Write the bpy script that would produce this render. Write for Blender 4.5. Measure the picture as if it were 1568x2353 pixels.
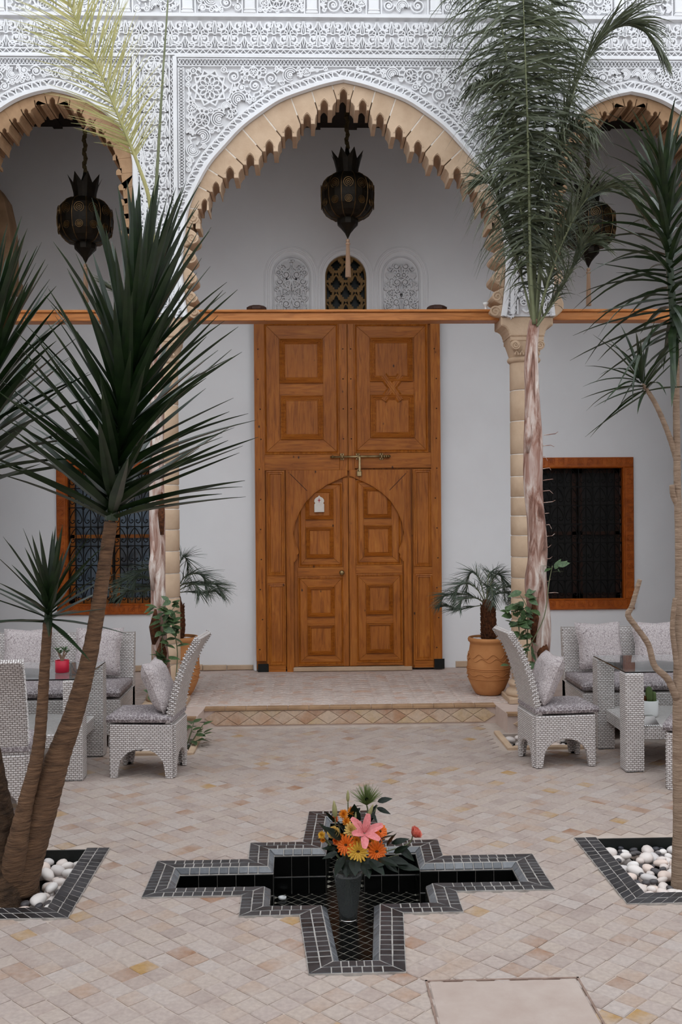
import bpy, math, random
from mathutils import Vector, Matrix
random.seed(7)
PI = math.pi
S = bpy.context.scene
C = S.collection
for o in list(bpy.data.objects):
    bpy.data.objects.remove(o)

# ------------------------------------------------------------------ camera
FPX, CXP, CYP, CAMH, YAW, ROLL = 2288., 784., 1176.5, 1.97, .030, .0079
_sy, _cy, _sr, _cr = math.sin(YAW), math.cos(YAW), math.sin(ROLL), math.cos(ROLL)
FW = Vector((_sy, _cy, 0)); R0 = Vector((_cy, -_sy, 0)); ZZ = Vector((0, 0, 1))
RT = R0*_cr - ZZ*_sr; UP = ZZ*_cr + R0*_sr
cam = bpy.data.cameras.new('camera'); camo = bpy.data.objects.new('camera', cam); C.objects.link(camo)
cam.sensor_fit = 'VERTICAL'; cam.sensor_height = 36.; cam.sensor_width = 24.; cam.lens = FPX/2353.*36.
cam.clip_end = 100
m = Matrix((RT, UP, -FW)).transposed().to_4x4(); m.translation = Vector((0, 0, CAMH)); camo.matrix_world = m
S.camera = camo

# ------------------------------------------------------------------ sky light and exposure
w = bpy.data.worlds.new('overcast_sky'); S.world = w; w.use_nodes = True
w.node_tree.nodes['Background'].inputs[0].default_value = (.90, .95, 1.0, 1)
w.node_tree.nodes['Background'].inputs[1].default_value = 1.0
S.view_settings.view_transform = 'Standard'; S.view_settings.look = 'None'
S.view_settings.gamma = 1.0; S.view_settings.use_curve_mapping = False
S.view_settings.exposure = 1.18

# ------------------------------------------------------------------ measuring helpers (a pixel of the photo to a point on a plane of the place)
def ray(px, py):
    return FW + RT*((px-CXP)/FPX) + UP*((CYP-py)/FPX)
def flo(px, py, z=0.):
    d = ray(px, py); t = (z-CAMH)/d.z; return Vector((d.x*t, d.y*t, z))
def at(px, py, Y):
    d = ray(px, py); t = Y/d.y; return Vector((d.x*t, Y, CAMH+d.z*t))

# ------------------------------------------------------------------ material helpers
MATS = {}
def lin(c):
    return tuple(((v/255.)/12.92 if v/255. <= .04045 else ((v/255.+.055)/1.055)**2.4) for v in c[:3]) + (1.,)
class NT:
    def __init__(s, name):
        s.m = bpy.data.materials.new(name); s.m.use_nodes = True; s.t = s.m.node_tree; s.n = s.t.nodes
        s.b = s.n['Principled BSDF']; MATS[name] = s.m
    def add(s, typ, **kw):
        n = s.n.new(typ)
        for k, v in kw.items():
            if k.startswith('i_'):
                key = k[2:]; key = int(key) if key.isdigit() else key.replace('_', ' ')
                n.inputs[key].default_value = v
            else: setattr(n, k, v)
        return n
    def l(s, a, b): s.t.links.new(a, b)
    def ramp(s, fac, stops, const=False):
        r = s.add('ShaderNodeValToRGB'); e = r.color_ramp
        if const: e.interpolation = 'CONSTANT'
        while len(e.elements) < len(stops): e.elements.new(.5)
        for el, (p, c) in zip(e.elements, stops): el.position = p; el.color = c if len(c) == 4 else lin(c)
        s.l(fac, r.inputs[0]); return r.outputs[0]
    def mix(s, fac, a, b, mode='MIX'):
        n = s.add('ShaderNodeMix', data_type='RGBA', blend_type=mode)
        for sock, v in ((0, fac), (6, a), (7, b)):
            if hasattr(v, 'links'): s.l(v, n.inputs[sock])
            else: n.inputs[sock].default_value = v
        return n.outputs[2]
    def pos(s, sc=(1, 1, 1), kind='pos'):
        if kind == 'pos': v = s.add('ShaderNodeNewGeometry').outputs['Position']
        else: v = s.add('ShaderNodeTexCoord').outputs[kind]
        mp = s.add('ShaderNodeMapping'); mp.inputs['Scale'].default_value = sc; s.l(v, mp.inputs[0]); return mp.outputs[0]
    def noise(s, vec, scale, detail=4., rough=.55, dist=0.):
        n = s.add('ShaderNodeTexNoise'); n.inputs['Scale'].default_value = scale; n.inputs['Detail'].default_value = detail
        n.inputs['Roughness'].default_value = rough; n.inputs['Distortion'].default_value = dist
        s.l(vec, n.inputs['Vector']); return n.outputs['Fac']
    def bump(s, h, strength=.3, dist=.01):
        b = s.add('ShaderNodeBump'); b.inputs['Strength'].default_value = strength; b.inputs['Distance'].default_value = dist
        s.l(h, b.inputs['Height']); s.l(b.outputs[0], s.b.inputs['Normal'])
    def rand(s):
        oi = s.add('ShaderNodeObjectInfo').outputs['Random']; g = s.add('ShaderNodeNewGeometry').outputs['Random Per Island']
        a = s.add('ShaderNodeMath', operation='ADD'); s.l(oi, a.inputs[0]); s.l(g, a.inputs[1])
        f = s.add('ShaderNodeMath', operation='FRACT'); s.l(a.outputs[0], f.inputs[0]); return f.outputs[0]
def pm(name, c1, c2=None, scale=8., rough=.8, bump=0., stretch=(1, 1, 1), detail=5., bscale=None, coord='pos', spec=.3, metal=0., bd=.01, sharp=(.3, .7)):
    t = NT(name); c2 = c2 or c1
    v = t.pos(stretch, coord); f = t.noise(v, scale, detail)
    t.l(t.ramp(f, [(sharp[0], c1), (sharp[1], c2)]), t.b.inputs['Base Color'])
    t.b.inputs['Roughness'].default_value = rough; t.b.inputs['Metallic'].default_value = metal
    t.b.inputs['Specular IOR Level'].default_value = spec
    if bump: t.bump(t.noise(v, bscale or scale*3, 6.), bump, bd)
    return t

pm('stucco', (226, 226, 228), (217, 216, 217), 3., .9, .12, bscale=40, bd=.004)
pm('plaster', (240, 240, 241), (233, 232, 233), 1.2, .92, .08, bscale=60, bd=.003)
pm('plaster_low', (214, 205, 200), (202, 190, 184), 2., .92, .1, bscale=30, bd=.004)
pm('sandstone', (202, 176, 150), (182, 155, 129), 5., .92, .35, bscale=45, bd=.006)
pm('sandstone_dark', (176, 142, 110), (142, 112, 84), 6., .92, .4, bscale=40, bd=.006)
pm('mortar', (222, 212, 200), (205, 193, 180), 20., .95, .2)
pm('ceiling_wood', (40, 27, 18), (22, 15, 10), 6., .7, .2, (1, 8, 1))
def wood(name, st, cs=((116, 60, 12), (174, 100, 30), (194, 124, 48))):
    t = NT(name); v = t.pos(st); g = t.noise(v, 3.2, 8., .62, 1.2)
    big = t.noise(t.pos((1, 1, 1)), 1.6, 3.)
    col = t.ramp(g, [(.25, cs[0]), (.5, cs[1]), (.75, cs[2])])
    col = t.mix(t.ramp(big, [(.35, (0, 0, 0)), (.7, (255, 255, 255))]), col, t.mix(.42, col, lin(cs[0])))
    vor = t.add('ShaderNodeTexVoronoi'); vor.inputs['Scale'].default_value = 5.5; t.l(t.pos((1.2, 1.2, .7)), vor.inputs['Vector'])
    col = t.mix(t.ramp(vor.outputs['Distance'], [(.035, (255, 255, 255)), (.085, (0, 0, 0))]), col, lin((50, 26, 10)))
    rt = t.rand(); col = t.mix(t.ramp(rt, [(0., (0, 0, 0)), (1., (70, 70, 70))]), col, lin(cs[0]))
    t.l(col, t.b.inputs['Base Color']); t.b.inputs['Roughness'].default_value = .48; t.b.inputs['Specular IOR Level'].default_value = .35
    t.bump(g, .25, .004); return t
wood('wood_v', (9, 9, .8)); wood('wood_h', (.8, 9, 9))
wood('beam_wood', (.8, 9, 9), ((132, 76, 28), (186, 116, 56), (206, 142, 84)))
wood('window_wood', (3, 9, 3), ((124, 56, 8), (176, 86, 18), (196, 106, 30)))
pm('dark_wood', (62, 36, 24), (36, 20, 14), 20., .6, .2)
def tilemat(name, stops, grain=.35, rough=.7, spec=.3, wear=None):
    t = NT(name); r = t.rand(); col = t.ramp(r, stops, True)
    n = t.noise(t.pos(), 5., 6., .6)
    if wear: col = t.mix(t.ramp(n, [(.36, (0, 0, 0)), (.60, (225, 225, 225))]), col, lin(wear))
    n2 = t.noise(t.pos(), 45., 5.)
    col = t.mix(grain, col, t.mix(1., col, t.ramp(n2, [(.2, (120, 120, 120)), (.8, (255, 255, 255))]), 'MULTIPLY'))
    t.l(col, t.b.inputs['Base Color']); t.b.inputs['Roughness'].default_value = rough; t.b.inputs['Specular IOR Level'].default_value = spec
    t.bump(t.noise(t.pos(), 26., 5.), .25, .006); return t
tilemat('zellige', [(0, (179, 163, 155)), (.2, (172, 154, 145)), (.36, (183, 167, 156)), (.52, (167, 150, 142)), (.66, (178, 156, 141)), (.78, (185, 172, 165)), (.88, (174, 146, 127)), (.93, (163, 133, 114)), (.965, (175, 139, 90)), (.985, (157, 117, 90))], wear=(184, 169, 160), rough=.62)
tilemat('gallery_brick', [(0, (206, 186, 175)), (.3, (214, 196, 186)), (.6, (198, 176, 164)), (.85, (204, 170, 150))], wear=(214, 199, 190))
tilemat('terracotta', [(0, (196, 160, 132)), (.25, (184, 142, 112)), (.5, (205, 172, 142)), (.7, (172, 126, 96)), (.85, (198, 168, 128))], wear=(206, 184, 164))
tilemat('black_tile', [(0, (34, 35, 38)), (.3, (44, 45, 49)), (.55, (28, 28, 30)), (.8, (54, 54, 58))], .7, .34, .6, wear=(74, 72, 74))
tilemat('pool_tile', [(0, (10, 11, 10)), (.4, (15, 15, 14)), (.7, (7, 8, 8))], .5, .22, .22)
tilemat('edge_tile', [(0, (98, 100, 104)), (.4, (112, 114, 118)), (.7, (86, 88, 92))], .4, .2, .6)
pm('grout', (186, 172, 162), (172, 156, 144), 12., .95, .2)
pm('black_grout', (178, 172, 166), (140, 134, 128), 20., .9)
pm('pool_grout', (176, 170, 156), (110, 106, 96), 8., .8)
pm('gallery_floor', (206, 187, 177), (190, 168, 156), 4., .8, .3, (1, 1, 1), bscale=25)
pm('hatch', (178, 163, 154), (166, 148, 138), 6., .8, .2, bscale=30)
pm('hatch_edge', (120, 98, 88), (150, 128, 116), 20., .9)
pm('soil', (30, 26, 22), (14, 12, 10), 30., .95, .4)
pm('iron', (14, 13, 13), (24, 22, 20), 20., .5, 0, metal=.6)
pm('brass', (190, 168, 128), (130, 108, 70), 15., .35, .1, metal=.9)
pm('lantern_metal', (34, 27, 17), (20, 16, 10), 14., .5, .3, metal=.5)
pm('lantern_brass', (112, 86, 52), (66, 48, 28), 14., .4, .3, metal=.7)
pm('rope', (92, 78, 50), (58, 48, 30), 50., .95, .5)
pm('tassel', (196, 164, 138), (176, 142, 118), 60., .95, .3, (20, 20, 1))
pm('white_ceramic', (232, 232, 232), (224, 224, 222), 5., .35, spec=.5)
pm('plaque', (226, 218, 208), (216, 206, 196), 20., .6)
pm('black_paint', (26, 30, 28), (12, 14, 13), 10., .5)
pm('silver', (200, 198, 196), (170, 168, 166), 5., .25, metal=1.)
t = NT('wicker'); br = t.add('ShaderNodeTexBrick'); br.offset = .5
br.inputs['Scale'].default_value = 17.; br.inputs['Mortar Size'].default_value = .05; br.inputs['Mortar Smooth'].default_value = 1.; br.inputs['Bias'].default_value = 0.
br.inputs['Brick Width'].default_value = .5; br.inputs['Row Height'].default_value = .25
for k, c in (('Color1', (222, 216, 213)), ('Color2', (206, 199, 196)), ('Mortar', (138, 121, 112))): br.inputs[k].default_value = lin(c)
t.l(t.add('ShaderNodeTexCoord').outputs['UV'], br.inputs['Vector']); t.l(br.outputs['Color'], t.b.inputs['Base Color'])
iv = t.add('ShaderNodeMath', operation='SUBTRACT'); iv.inputs[0].default_value = 1.; t.l(br.outputs['Fac'], iv.inputs[1]); t.bump(iv.outputs[0], .9, .008)
t.b.inputs['Roughness'].default_value = .55
def fabric(name, base, line, scale, lw):
    t = NT(name); v = t.pos((1, 1, 1), 'UV')
    nz = t.add('ShaderNodeTexNoise'); nz.inputs['Scale'].default_value = 9.; t.l(v, nz.inputs['Vector'])
    vv = t.mix(.08, v, nz.outputs['Color'], 'ADD')
    vo = t.add('ShaderNodeTexVoronoi', feature='DISTANCE_TO_EDGE'); vo.inputs['Scale'].default_value = scale; t.l(vv, vo.inputs['Vector'])
    m_ = t.ramp(vo.outputs['Distance'], [(lw*.5, (255, 255, 255)), (lw, (0, 0, 0))])
    t.l(t.mix(m_, lin(base), lin(line)), t.b.inputs['Base Color']); t.b.inputs['Roughness'].default_value = .85
    t.bump(t.noise(t.pos((1, 1, 1), 'UV'), 14., 4., .5, .8), .5, .03); return t
fabric('fabric_pillow', (186, 176, 175), (124, 112, 113), 46., .05)
fabric('fabric_seat', (124, 114, 116), (190, 182, 182), 40., .07)
t = NT('glass_top'); t.b.inputs['Base Color'].default_value = (.86, .93, .93, 1); t.b.inputs['Transmission Weight'].default_value = 1.
t.b.inputs['Roughness'].default_value = .02; t.b.inputs['IOR'].default_value = 1.5
t = NT('vase_glass'); t.b.inputs['Base Color'].default_value = (.30, .32, .32, 1); t.b.inputs['Transmission Weight'].default_value = .8
t.b.inputs['Roughness'].default_value = .08; t.b.inputs['IOR'].default_value = 1.5
t = NT('window_glass'); t.b.inputs['Base Color'].default_value = (.012, .015, .013, 1); t.b.inputs['Roughness'].default_value = .3; t.b.inputs['Specular IOR Level'].default_value = .15
t = NT('window_glass_sky_reflection'); t.l(t.ramp(t.noise(t.pos(), 2.2, 3.), [(.35, (40, 48, 56)), (.65, (104, 122, 140))]), t.b.inputs['Base Color']); t.b.inputs['Roughness'].default_value = .2; t.b.inputs['Specular IOR Level'].default_value = .6  # blue-grey patches painted in for the sky reflected in the left panes
t = NT('window_dark'); t.b.inputs['Base Color'].default_value = lin((16, 13, 9)); t.b.inputs['Roughness'].default_value = .6
pm('lattice_wood', (142, 112, 70), (116, 88, 52), 10., .7, .3)
def leafm(name, c1, c2, rough=.38, sub=.12, sc=6., st=(1, 1, 1), spec=.45):
    t = NT(name); n = t.noise(t.pos(st, 'Object'), sc, 4.); r = t.rand()
    c = t.ramp(n, [(.3, c1), (.72, c2)]); c = t.mix(t.ramp(r, [(0, (0, 0, 0)), (1, (110, 110, 110))]), c, lin(c1))
    t.l(c, t.b.inputs['Base Color']); t.b.inputs['Roughness'].default_value = rough; t.b.inputs['Specular IOR Level'].default_value = spec
    tr = t.add('ShaderNodeBsdfTranslucent'); t.l(c, tr.inputs[0]); ms = t.add('ShaderNodeMixShader'); ms.inputs[0].default_value = sub
    t.l(t.b.outputs[0], ms.inputs[1]); t.l(tr.outputs[0], ms.inputs[2]); t.l(ms.outputs[0], t.n['Material Output'].inputs[0]); return t
leafm('yucca_leaf', (14, 28, 13), (36, 56, 25), .32, .08, spec=.5)
leafm('dracaena_leaf', (20, 34, 18), (48, 66, 32), .36, .10)
leafm('palm_leaf', (40, 48, 32), (104, 110, 84), .45, .15)
leafm('palm_leaf_pale', (198, 190, 134), (164, 164, 104), .5, .3)
leafm('date_leaf', (46, 58, 48), (92, 106, 88), .45, .15)
leafm('vine_leaf', (42, 66, 36), (88, 112, 70), .45, .15)
leafm('bouquet_leaf', (7, 14, 8), (20, 34, 20), .34, .03, spec=.22)
leafm('tuft_leaf', (96, 116, 62), (128, 140, 84), .5, .2)
leafm('rachis', (120, 124, 92), (92, 98, 66), .5, 0.)
leafm('petal_orange', (236, 96, 16), (242, 130, 30), .55, .2)
leafm('petal_yellow', (232, 178, 48), (240, 196, 80), .55, .2)
leafm('petal_amber', (226, 130, 24), (236, 160, 44), .55, .2)
leafm('petal_pink', (232, 150, 150), (218, 116, 118), .5, .25)
leafm('petal_coral', (240, 150, 130), (226, 112, 92), .5, .25)
leafm('petal_cream', (232, 196, 110), (236, 210, 140), .55, .2)
leafm('bud_green', (150, 160, 110), (172, 140, 96), .5, .1)
leafm('cactus_skin', (72, 92, 46), (98, 112, 60), .6, 0.)
pm('flower_disc', (92, 52, 16), (60, 34, 12), 80., .8, .4)
pm('bark_yucca', (128, 98, 74), (78, 58, 44), 12., .9, .9, (1, 1, 6), bscale=16, bd=.02)
pm('bark_base', (92, 70, 52), (46, 34, 26), 14., .95, 1., (1, 1, 2), bscale=20, bd=.03)
pm('bark_pale', (164, 142, 122), (128, 106, 88), 10., .9, .8, (1, 1, 6), bscale=18, bd=.015)
def palmbark(name):
    t = NT(name); v = t.pos((1, 1, .2)); n = t.noise(v, 15., 8., .65, .8); b2 = t.noise(t.pos((1, 1, .4)), 2.6, 4.)
    c = t.ramp(n, [(.32, (70, 48, 38)), (.42, (140, 104, 90)), (.52, (188, 164, 152)), (.62, (224, 214, 206))])
    c = t.mix(t.ramp(b2, [(.45, (0, 0, 0)), (.62, (210, 210, 210))]), c, lin((136, 84, 66)))
    t.l(c, t.b.inputs['Base Color']); t.b.inputs['Roughness'].default_value = .85; t.bump(n, .8, .02)
palmbark('bark_palm')
pm('bark_date', (112, 66, 38), (58, 34, 20), 40., .95, .9, bscale=60, bd=.02)
pm('terracotta_pot', (192, 134, 84), (172, 112, 64), 5., .75, .25, bscale=30, bd=.004)
pm('red_pot', (178, 26, 52), (160, 20, 44), 5., .45)
t = NT('pebble_white'); r = t.rand(); t.l(t.ramp(r, [(0, (232, 226, 222)), (.5, (220, 206, 198)), (.75, (206, 200, 198)), (.9, (228, 208, 196))]), t.b.inputs['Base Color']); t.b.inputs['Roughness'].default_value = .55
t = NT('pebble_dark'); r = t.rand(); t.l(t.ramp(r, [(0, (52, 52, 58)), (1, (84, 78, 78))]), t.b.inputs['Base Color']); t.b.inputs['Roughness'].default_value = .5

# ------------------------------------------------------------------ mesh helpers
class MB:
    def __init__(s): s.v = []; s.f = []; s.sm = []
    def quad(s, a, b, c, d):
        n = len(s.v); s.v += [tuple(a), tuple(b), tuple(c), tuple(d)]; s.f.append((n, n+1, n+2, n+3)); return s
    def box(s, x0, x1, y0, y1, z0, z1):
        n = len(s.v); s.v += [(x, y, z) for z in (z0, z1) for y in (y0, y1) for x in (x0, x1)]
        s.f += [tuple(n+i for i in q) for q in ((0, 2, 3, 1), (4, 5, 7, 6), (0, 1, 5, 4), (2, 6, 7, 3), (0, 4, 6, 2), (1, 3, 7, 5))]; return s
    def bbox(s, x0, x1, y0, y1, z0, z1, b=.004, ax='y-'):
        # box whose face towards ax carries a chamfer
        if ax == 'y-':
            lo = [(x0, y1), (x1, y1)]
            A = [(x0, y1, z0), (x1, y1, z0), (x1, y1, z1), (x0, y1, z1)]; B = [(x0, y0+b, z0), (x1, y0+b, z0), (x1, y0+b, z1), (x0, y0+b, z1)]
            D = [(x0+b, y0, z0+b), (x1-b, y0, z0+b), (x1-b, y0, z1-b), (x0+b, y0, z1-b)]
        else:
            A = [(x0, y0, z0), (x1, y0, z0), (x1, y1, z0), (x0, y1, z0)]; B = [(x0, y0, z1-b), (x1, y0, z1-b), (x1, y1, z1-b), (x0, y1, z1-b)]
            D = [(x0+b, y0+b, z1), (x1-b, y0+b, z1), (x1-b, y1-b, z1), (x0+b, y1-b, z1)]
        return s.loops([A, B, D], True, True)
    def loops(s, rings, cap0=False, cap1=False, closed=True):
        n = len(s.v); k = len(rings[0])
        for r in rings: s.v += [tuple(p) for p in r]
        for i in range(len(rings)-1):
            for j in range(k if closed else k-1):
                a = n+i*k+j; b = n+i*k+(j+1) % k; s.f.append((a, b, b+k, a+k))
        if cap0: s.f.append(tuple(n+j for j in range(k))[::-1])
        if cap1: s.f.append(tuple(n+(len(rings)-1)*k+j for j in range(k)))
        return s
    def prism(s, poly, y0, y1, ax='y', bev=0.):
        # polygon in (x,z), pushed along y (or (x,y) along z)
        P = (lambda p, t: (p[0], t, p[1])) if ax == 'y' else ((lambda p, t: (p[0], p[1], t)) if ax == 'z' else (lambda p, t: (t, p[0], p[1])))
        if bev:
            ins = inset(poly, bev)
            return s.loops([[P(p, y1) for p in poly], [P(p, y0+bev*(1 if y1 > y0 else -1)) for p in poly], [P(p, y0) for p in ins]], True, True)
        return s.loops([[P(p, y1) for p in poly], [P(p, y0) for p in poly]], True, True)
    def lathe(s, prof, n=24, c=(0, 0, 0), cap=True, a0=0., lob=None):
        rings = []
        for r, z in prof:
            rings.append([(c[0]+r*(lob(a, z) if lob else 1)*math.cos(a+a0), c[1]+r*(lob(a, z) if lob else 1)*math.sin(a+a0), c[2]+z) for a in [2*PI*i/n for i in range(n)]])
        return s.loops(rings, cap, cap)
    def tube(s, pts, rad, n=8, cap=True, flat=1.):
        pts = [Vector(p) for p in pts]; k = len(pts); R = rad if isinstance(rad, (list, tuple)) else [rad]*k
        rings = []; u = None
        for i, p in enumerate(pts):
            t = (pts[min(i+1, k-1)]-pts[max(i-1, 0)]).normalized()
            if u is None:
                u = t.cross(Vector((0, 0, 1)));
                if u.length < .1: u = t.cross(Vector((0, 1, 0)))
                u.normalize()
            else:
                u = (u-t*u.dot(t)).normalized()
            v = t.cross(u)
            rings.append([p+u*(R[i]*math.cos(2*PI*j/n))+v*(R[i]*flat*math.sin(2*PI*j/n)) for j in range(n)])
        return s.loops(rings, cap, cap)
    def ribbon(s, pts, w, y, h, closed=False, taper=None):
        # raised flat strap on a vertical wall plane: pts (x,z), width w, standing h proud of y towards the viewer
        k = len(pts)
        if k < 2: return s
        h = h*random.uniform(.94, 1.06); V = []
        for i, p in enumerate(pts):
            if closed: a, b = pts[i-1], pts[(i+1) % k]
            else: a, b = pts[max(i-1, 0)], pts[min(i+1, k-1)]
            dx, dz = b[0]-a[0], b[1]-a[1]; L = math.hypot(dx, dz) or 1e-6; nx, nz = -dz/L, dx/L
            ww = 1.2*w*(taper(i/(k-1)) if taper else 1)*.5
            V += [(p[0]+nx*ww*1.35, y, p[1]+nz*ww*1.35), (p[0]+nx*ww*.8, y-h, p[1]+nz*ww*.8), (p[0]-nx*ww*.8, y-h, p[1]-nz*ww*.8), (p[0]-nx*ww*1.35, y, p[1]-nz*ww*1.35)]
        n = len(s.v); s.v += V
        for i in range(k if closed else k-1):
            a = n+4*i; b = n+4*((i+1) % k)
            for j in range(3): s.f.append((a+j, a+j+1, b+j+1, b+j))
        return s
    def mesh(s, name, mat, smooth=False, uv=False):
        me = bpy.data.meshes.new(name); me.from_pydata(s.v, [], s.f)
        if mat: me.materials.append(MATS[mat])
        if smooth: me.polygons.foreach_set('use_smooth', [True]*len(me.polygons))
        if uv:
            ul = me.uv_layers.new(name='UVMap'); co = me.vertices
            for p in me.polygons:
                nx, ny, nz = [abs(q) for q in p.normal]
                for li in p.loop_indices:
                    c = co[me.loops[li].vertex_index].co
                    ul.data[li].uv = (c.y, c.z) if nx >= ny and nx >= nz else ((c.x, c.z) if ny >= nz else (c.x, c.y))
        me.update(); return me
    def build(s, name, mat, parent=None, smooth=False, uv=False, loc=None):
        return ob(name, s.mesh(name, mat, smooth, uv), parent, loc)
def ob(name, me, parent=None, loc=None, mat=None):
    o = bpy.data.objects.new(name, me); C.objects.link(o)
    if parent is not None: o.parent = parent
    if loc is not None: o.location = loc
    if mat is not None: o.matrix_local = mat
    return o
def tag(o, label, cat, group=None, kind=None):
    o['label'] = label
    if cat: o['category'] = cat
    if group: o['group'] = group
    if kind: o['kind'] = kind
    return o
def thing(name, label, cat, loc=(0, 0, 0), rz=0., group=None):
    o = bpy.data.objects.new(name, None); C.objects.link(o); o.empty_display_size = .1
    o.location = loc; o.rotation_euler = (0, 0, rz); return tag(o, label, cat, group)
def struct(o, label=None):
    o['kind'] = 'structure'
    if label: o['label'] = label
    return o
def root(name, label, loc=(0, 0, 0)):
    o = bpy.data.objects.new(name, None); C.objects.link(o); o.location = loc; return struct(o, label)
def inset(poly, d):
    # move every edge of a polygon inwards by d (positive = to the left of the walking direction for ccw)
    A = sum(poly[i-1][0]*poly[i][1]-poly[i][0]*poly[i-1][1] for i in range(len(poly)))
    sg = 1 if A > 0 else -1; out = []; k = len(poly)
    for i in range(k):
        p0, p, p1 = poly[i-1], poly[i], poly[(i+1) % k]
        e0 = Vector((p[0]-p0[0], p[1]-p0[1])).normalized(); e1 = Vector((p1[0]-p[0], p1[1]-p[1])).normalized()
        n0 = Vector((-e0.y, e0.x))*sg; n1 = Vector((-e1.y, e1.x))*sg; b = n0+n1
        if b.length < 1e-4: out.append((p[0]+n0.x*d, p[1]+n0.y*d)); continue
        b.normalize(); L = min(d/max(b.dot(n0), .35), abs(d)*3) if d > 0 else d/max(b.dot(n0), .35); out.append((p[0]+b.x*L, p[1]+b.y*L))
    return out
def inside(p, poly):
    c = False; k = len(poly)
    for i in range(k):
        a, b = poly[i], poly[i-1]
        if (a[1] > p[1]) != (b[1] > p[1]) and p[0] < (b[0]-a[0])*(p[1]-a[1])/(b[1]-a[1])+a[0]: c = not c
    return c
def spline(pts, n=8):
    # Catmull-Rom through points of any dimension
    P = [Vector(p) for p in pts]; out = []
    for i in range(len(P)-1):
        a, b, c, d = P[max(i-1, 0)], P[i], P[i+1], P[min(i+2, len(P)-1)]
        for j in range(n):
            t = j/n; out.append(.5*((2*b)+(c-a)*t+(2*a-5*b+4*c-d)*t*t+(3*b-a-3*c+d)*t**3))
    out.append(P[-1]); return out
def circ(cx, cz, r, n=14, a0=0., a1=2*PI):
    full = abs(a1-a0) > 6.28; k = n if full else n+1
    return [(cx+r*math.cos(a0+(a1-a0)*i/n), cz+r*math.sin(a0+(a1-a0)*i/n)) for i in range(k)]
def spiral(cx, cz, r0, r1, a0, turns, n=22):
    return [(cx+(r0+(r1-r0)*i/n)*math.cos(a0+turns*2*PI*i/n), cz+(r0+(r1-r0)*i/n)*math.sin(a0+turns*2*PI*i/n)) for i in range(n+1)]

# ================================================================== THE SETTING
XL, XR, YF, YB, YW, YN = -5.2, 5.8, 9.25, 9.6, 11.45, -4.0   # courtyard sides, arcade front and back, gallery wall, wall behind the viewer
ZT, ZG = 7.6, .17                                            # wall top, gallery floor
# fountain outline (plan), symmetric about its own axes, arms slightly tapering
FX, FY = .182, 5.385
_q = [(.212, 1.15), (.249, .55), (.56, .55), (.555, .27), (1.068, .27), (1.066, -.262), (.555, -.262), (.55, -.525), (.255, -.525), (.208, -1.15)]
FOUT = [(FX+x, FY+y) for x, y in _q] + [(FX-x, FY+y) for x, y in _q[::-1]]      # clockwise
PLL, PLR = (-2.6, -1.20, 4.885, 5.90), (1.56, 3.0, 4.92, 5.93)                  # planter beds x0,x1,y0,y1
BEDS = [(-1.56, -1.03, 8.22, 8.76), (1.66, 2.25, 8.22, 8.76)]                   # palm beds
def rects_minus(x0, x1, y0, y1, holes):
    xs = sorted({x0, x1, *[min(max(h[i], x0), x1) for h in holes for i in (0, 1)]}); ys = sorted({y0, y1, *[min(max(h[i], y0), y1) for h in holes for i in (2, 3)]})
    for i in range(len(xs)-1):
        for j in range(len(ys)-1):
            cx, cy = (xs[i]+xs[i+1])/2, (ys[j]+ys[j+1])/2
            if not any(h[0] < cx < h[1] and h[2] < cy < h[3] for h in holes): yield xs[i], xs[i+1], ys[j], ys[j+1]
fh = [(FX-.165, FX+.165, FY-1.06, FY+1.06), (FX-.48, FX+.48, FY-.45, FY+.48), (FX-.99, FX+.99, FY-.19, FY+.20)]
ph = [(PLL[0], PLL[1]-.07, PLL[2]+.07, PLL[3]), (PLR[0]+.07, PLR[1], PLR[2]+.07, PLR[3])]
mb = MB()
for a, b, c, d in rects_minus(XL, XR, YN, 9.3, fh+ph+BEDS): mb.box(a, b, c, d, -.32, -.006)
mb.box(XL, XR, YN, YW+.2, -.36, -.32)
floor = struct(mb.build('floor', 'grout'), 'courtyard floor of worn square clay tiles laid diagonally')

# floor tiles, each with its own height and tilt
TS = .0985
finner = inset(FOUT, .10)
cand = []
rot = math.radians(44.)
ux, uy = Vector((math.cos(rot), math.sin(rot)))*TS, Vector((-math.sin(rot), math.cos(rot)))*TS
for i in range(-90, 130):
    for j in range(-90, 130):
        c = Vector((FX, FY))+ux*i+uy*j
        if not (2.3 < c.y < 9.2 and -4.6 < c.x < 5.1): continue
        if c.y > 9.13: continue
        cs = [c+ux*a+uy*b for a in (-.5, .5) for b in (-.5, .5)]
        if any(inside(p, finner) for p in cs): continue
        if any(h[0] < p.x < h[1] and h[2] < p.y < h[3] for h in ph+[(b0-.05, b1+.05, b2-.06, b3+.5) for b0, b1, b2, b3 in BEDS] for p in cs): continue
        if .47 < c.x < 1.10 and c.y < 4.15 and c.y > 3.2: continue           # the inspection hatch
        vis = abs(c.x-.03*c.y) < c.y*.345
        cand.append((c.y if vis and c.y > 3.75 else 99+c.y, c.x, c.y))
cand.sort()
def tilemesh(g, sx=TS, sy=TS, th=.02, b=.004):
    s_ = MB(); h = (sx-g)/2; k = (sy-g)/2; j = lambda: random.uniform(-.0022, .0022)
    c4 = [(-h+j(), -k+j()), (h+j(), -k+j()), (h+j(), k+j()), (-h+j(), k+j())]
    return s_.loops([[(x, y, -th) for x, y in c4], [(x, y, -b) for x, y in c4], [(x*(1-b/h), y*(1-b/k), 0) for x, y in c4]], False, True)
tms = [tilemesh(random.uniform(.003, .006)).mesh('floor_tile', 'zellige') for _ in range(8)]
rest = MB()
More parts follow.
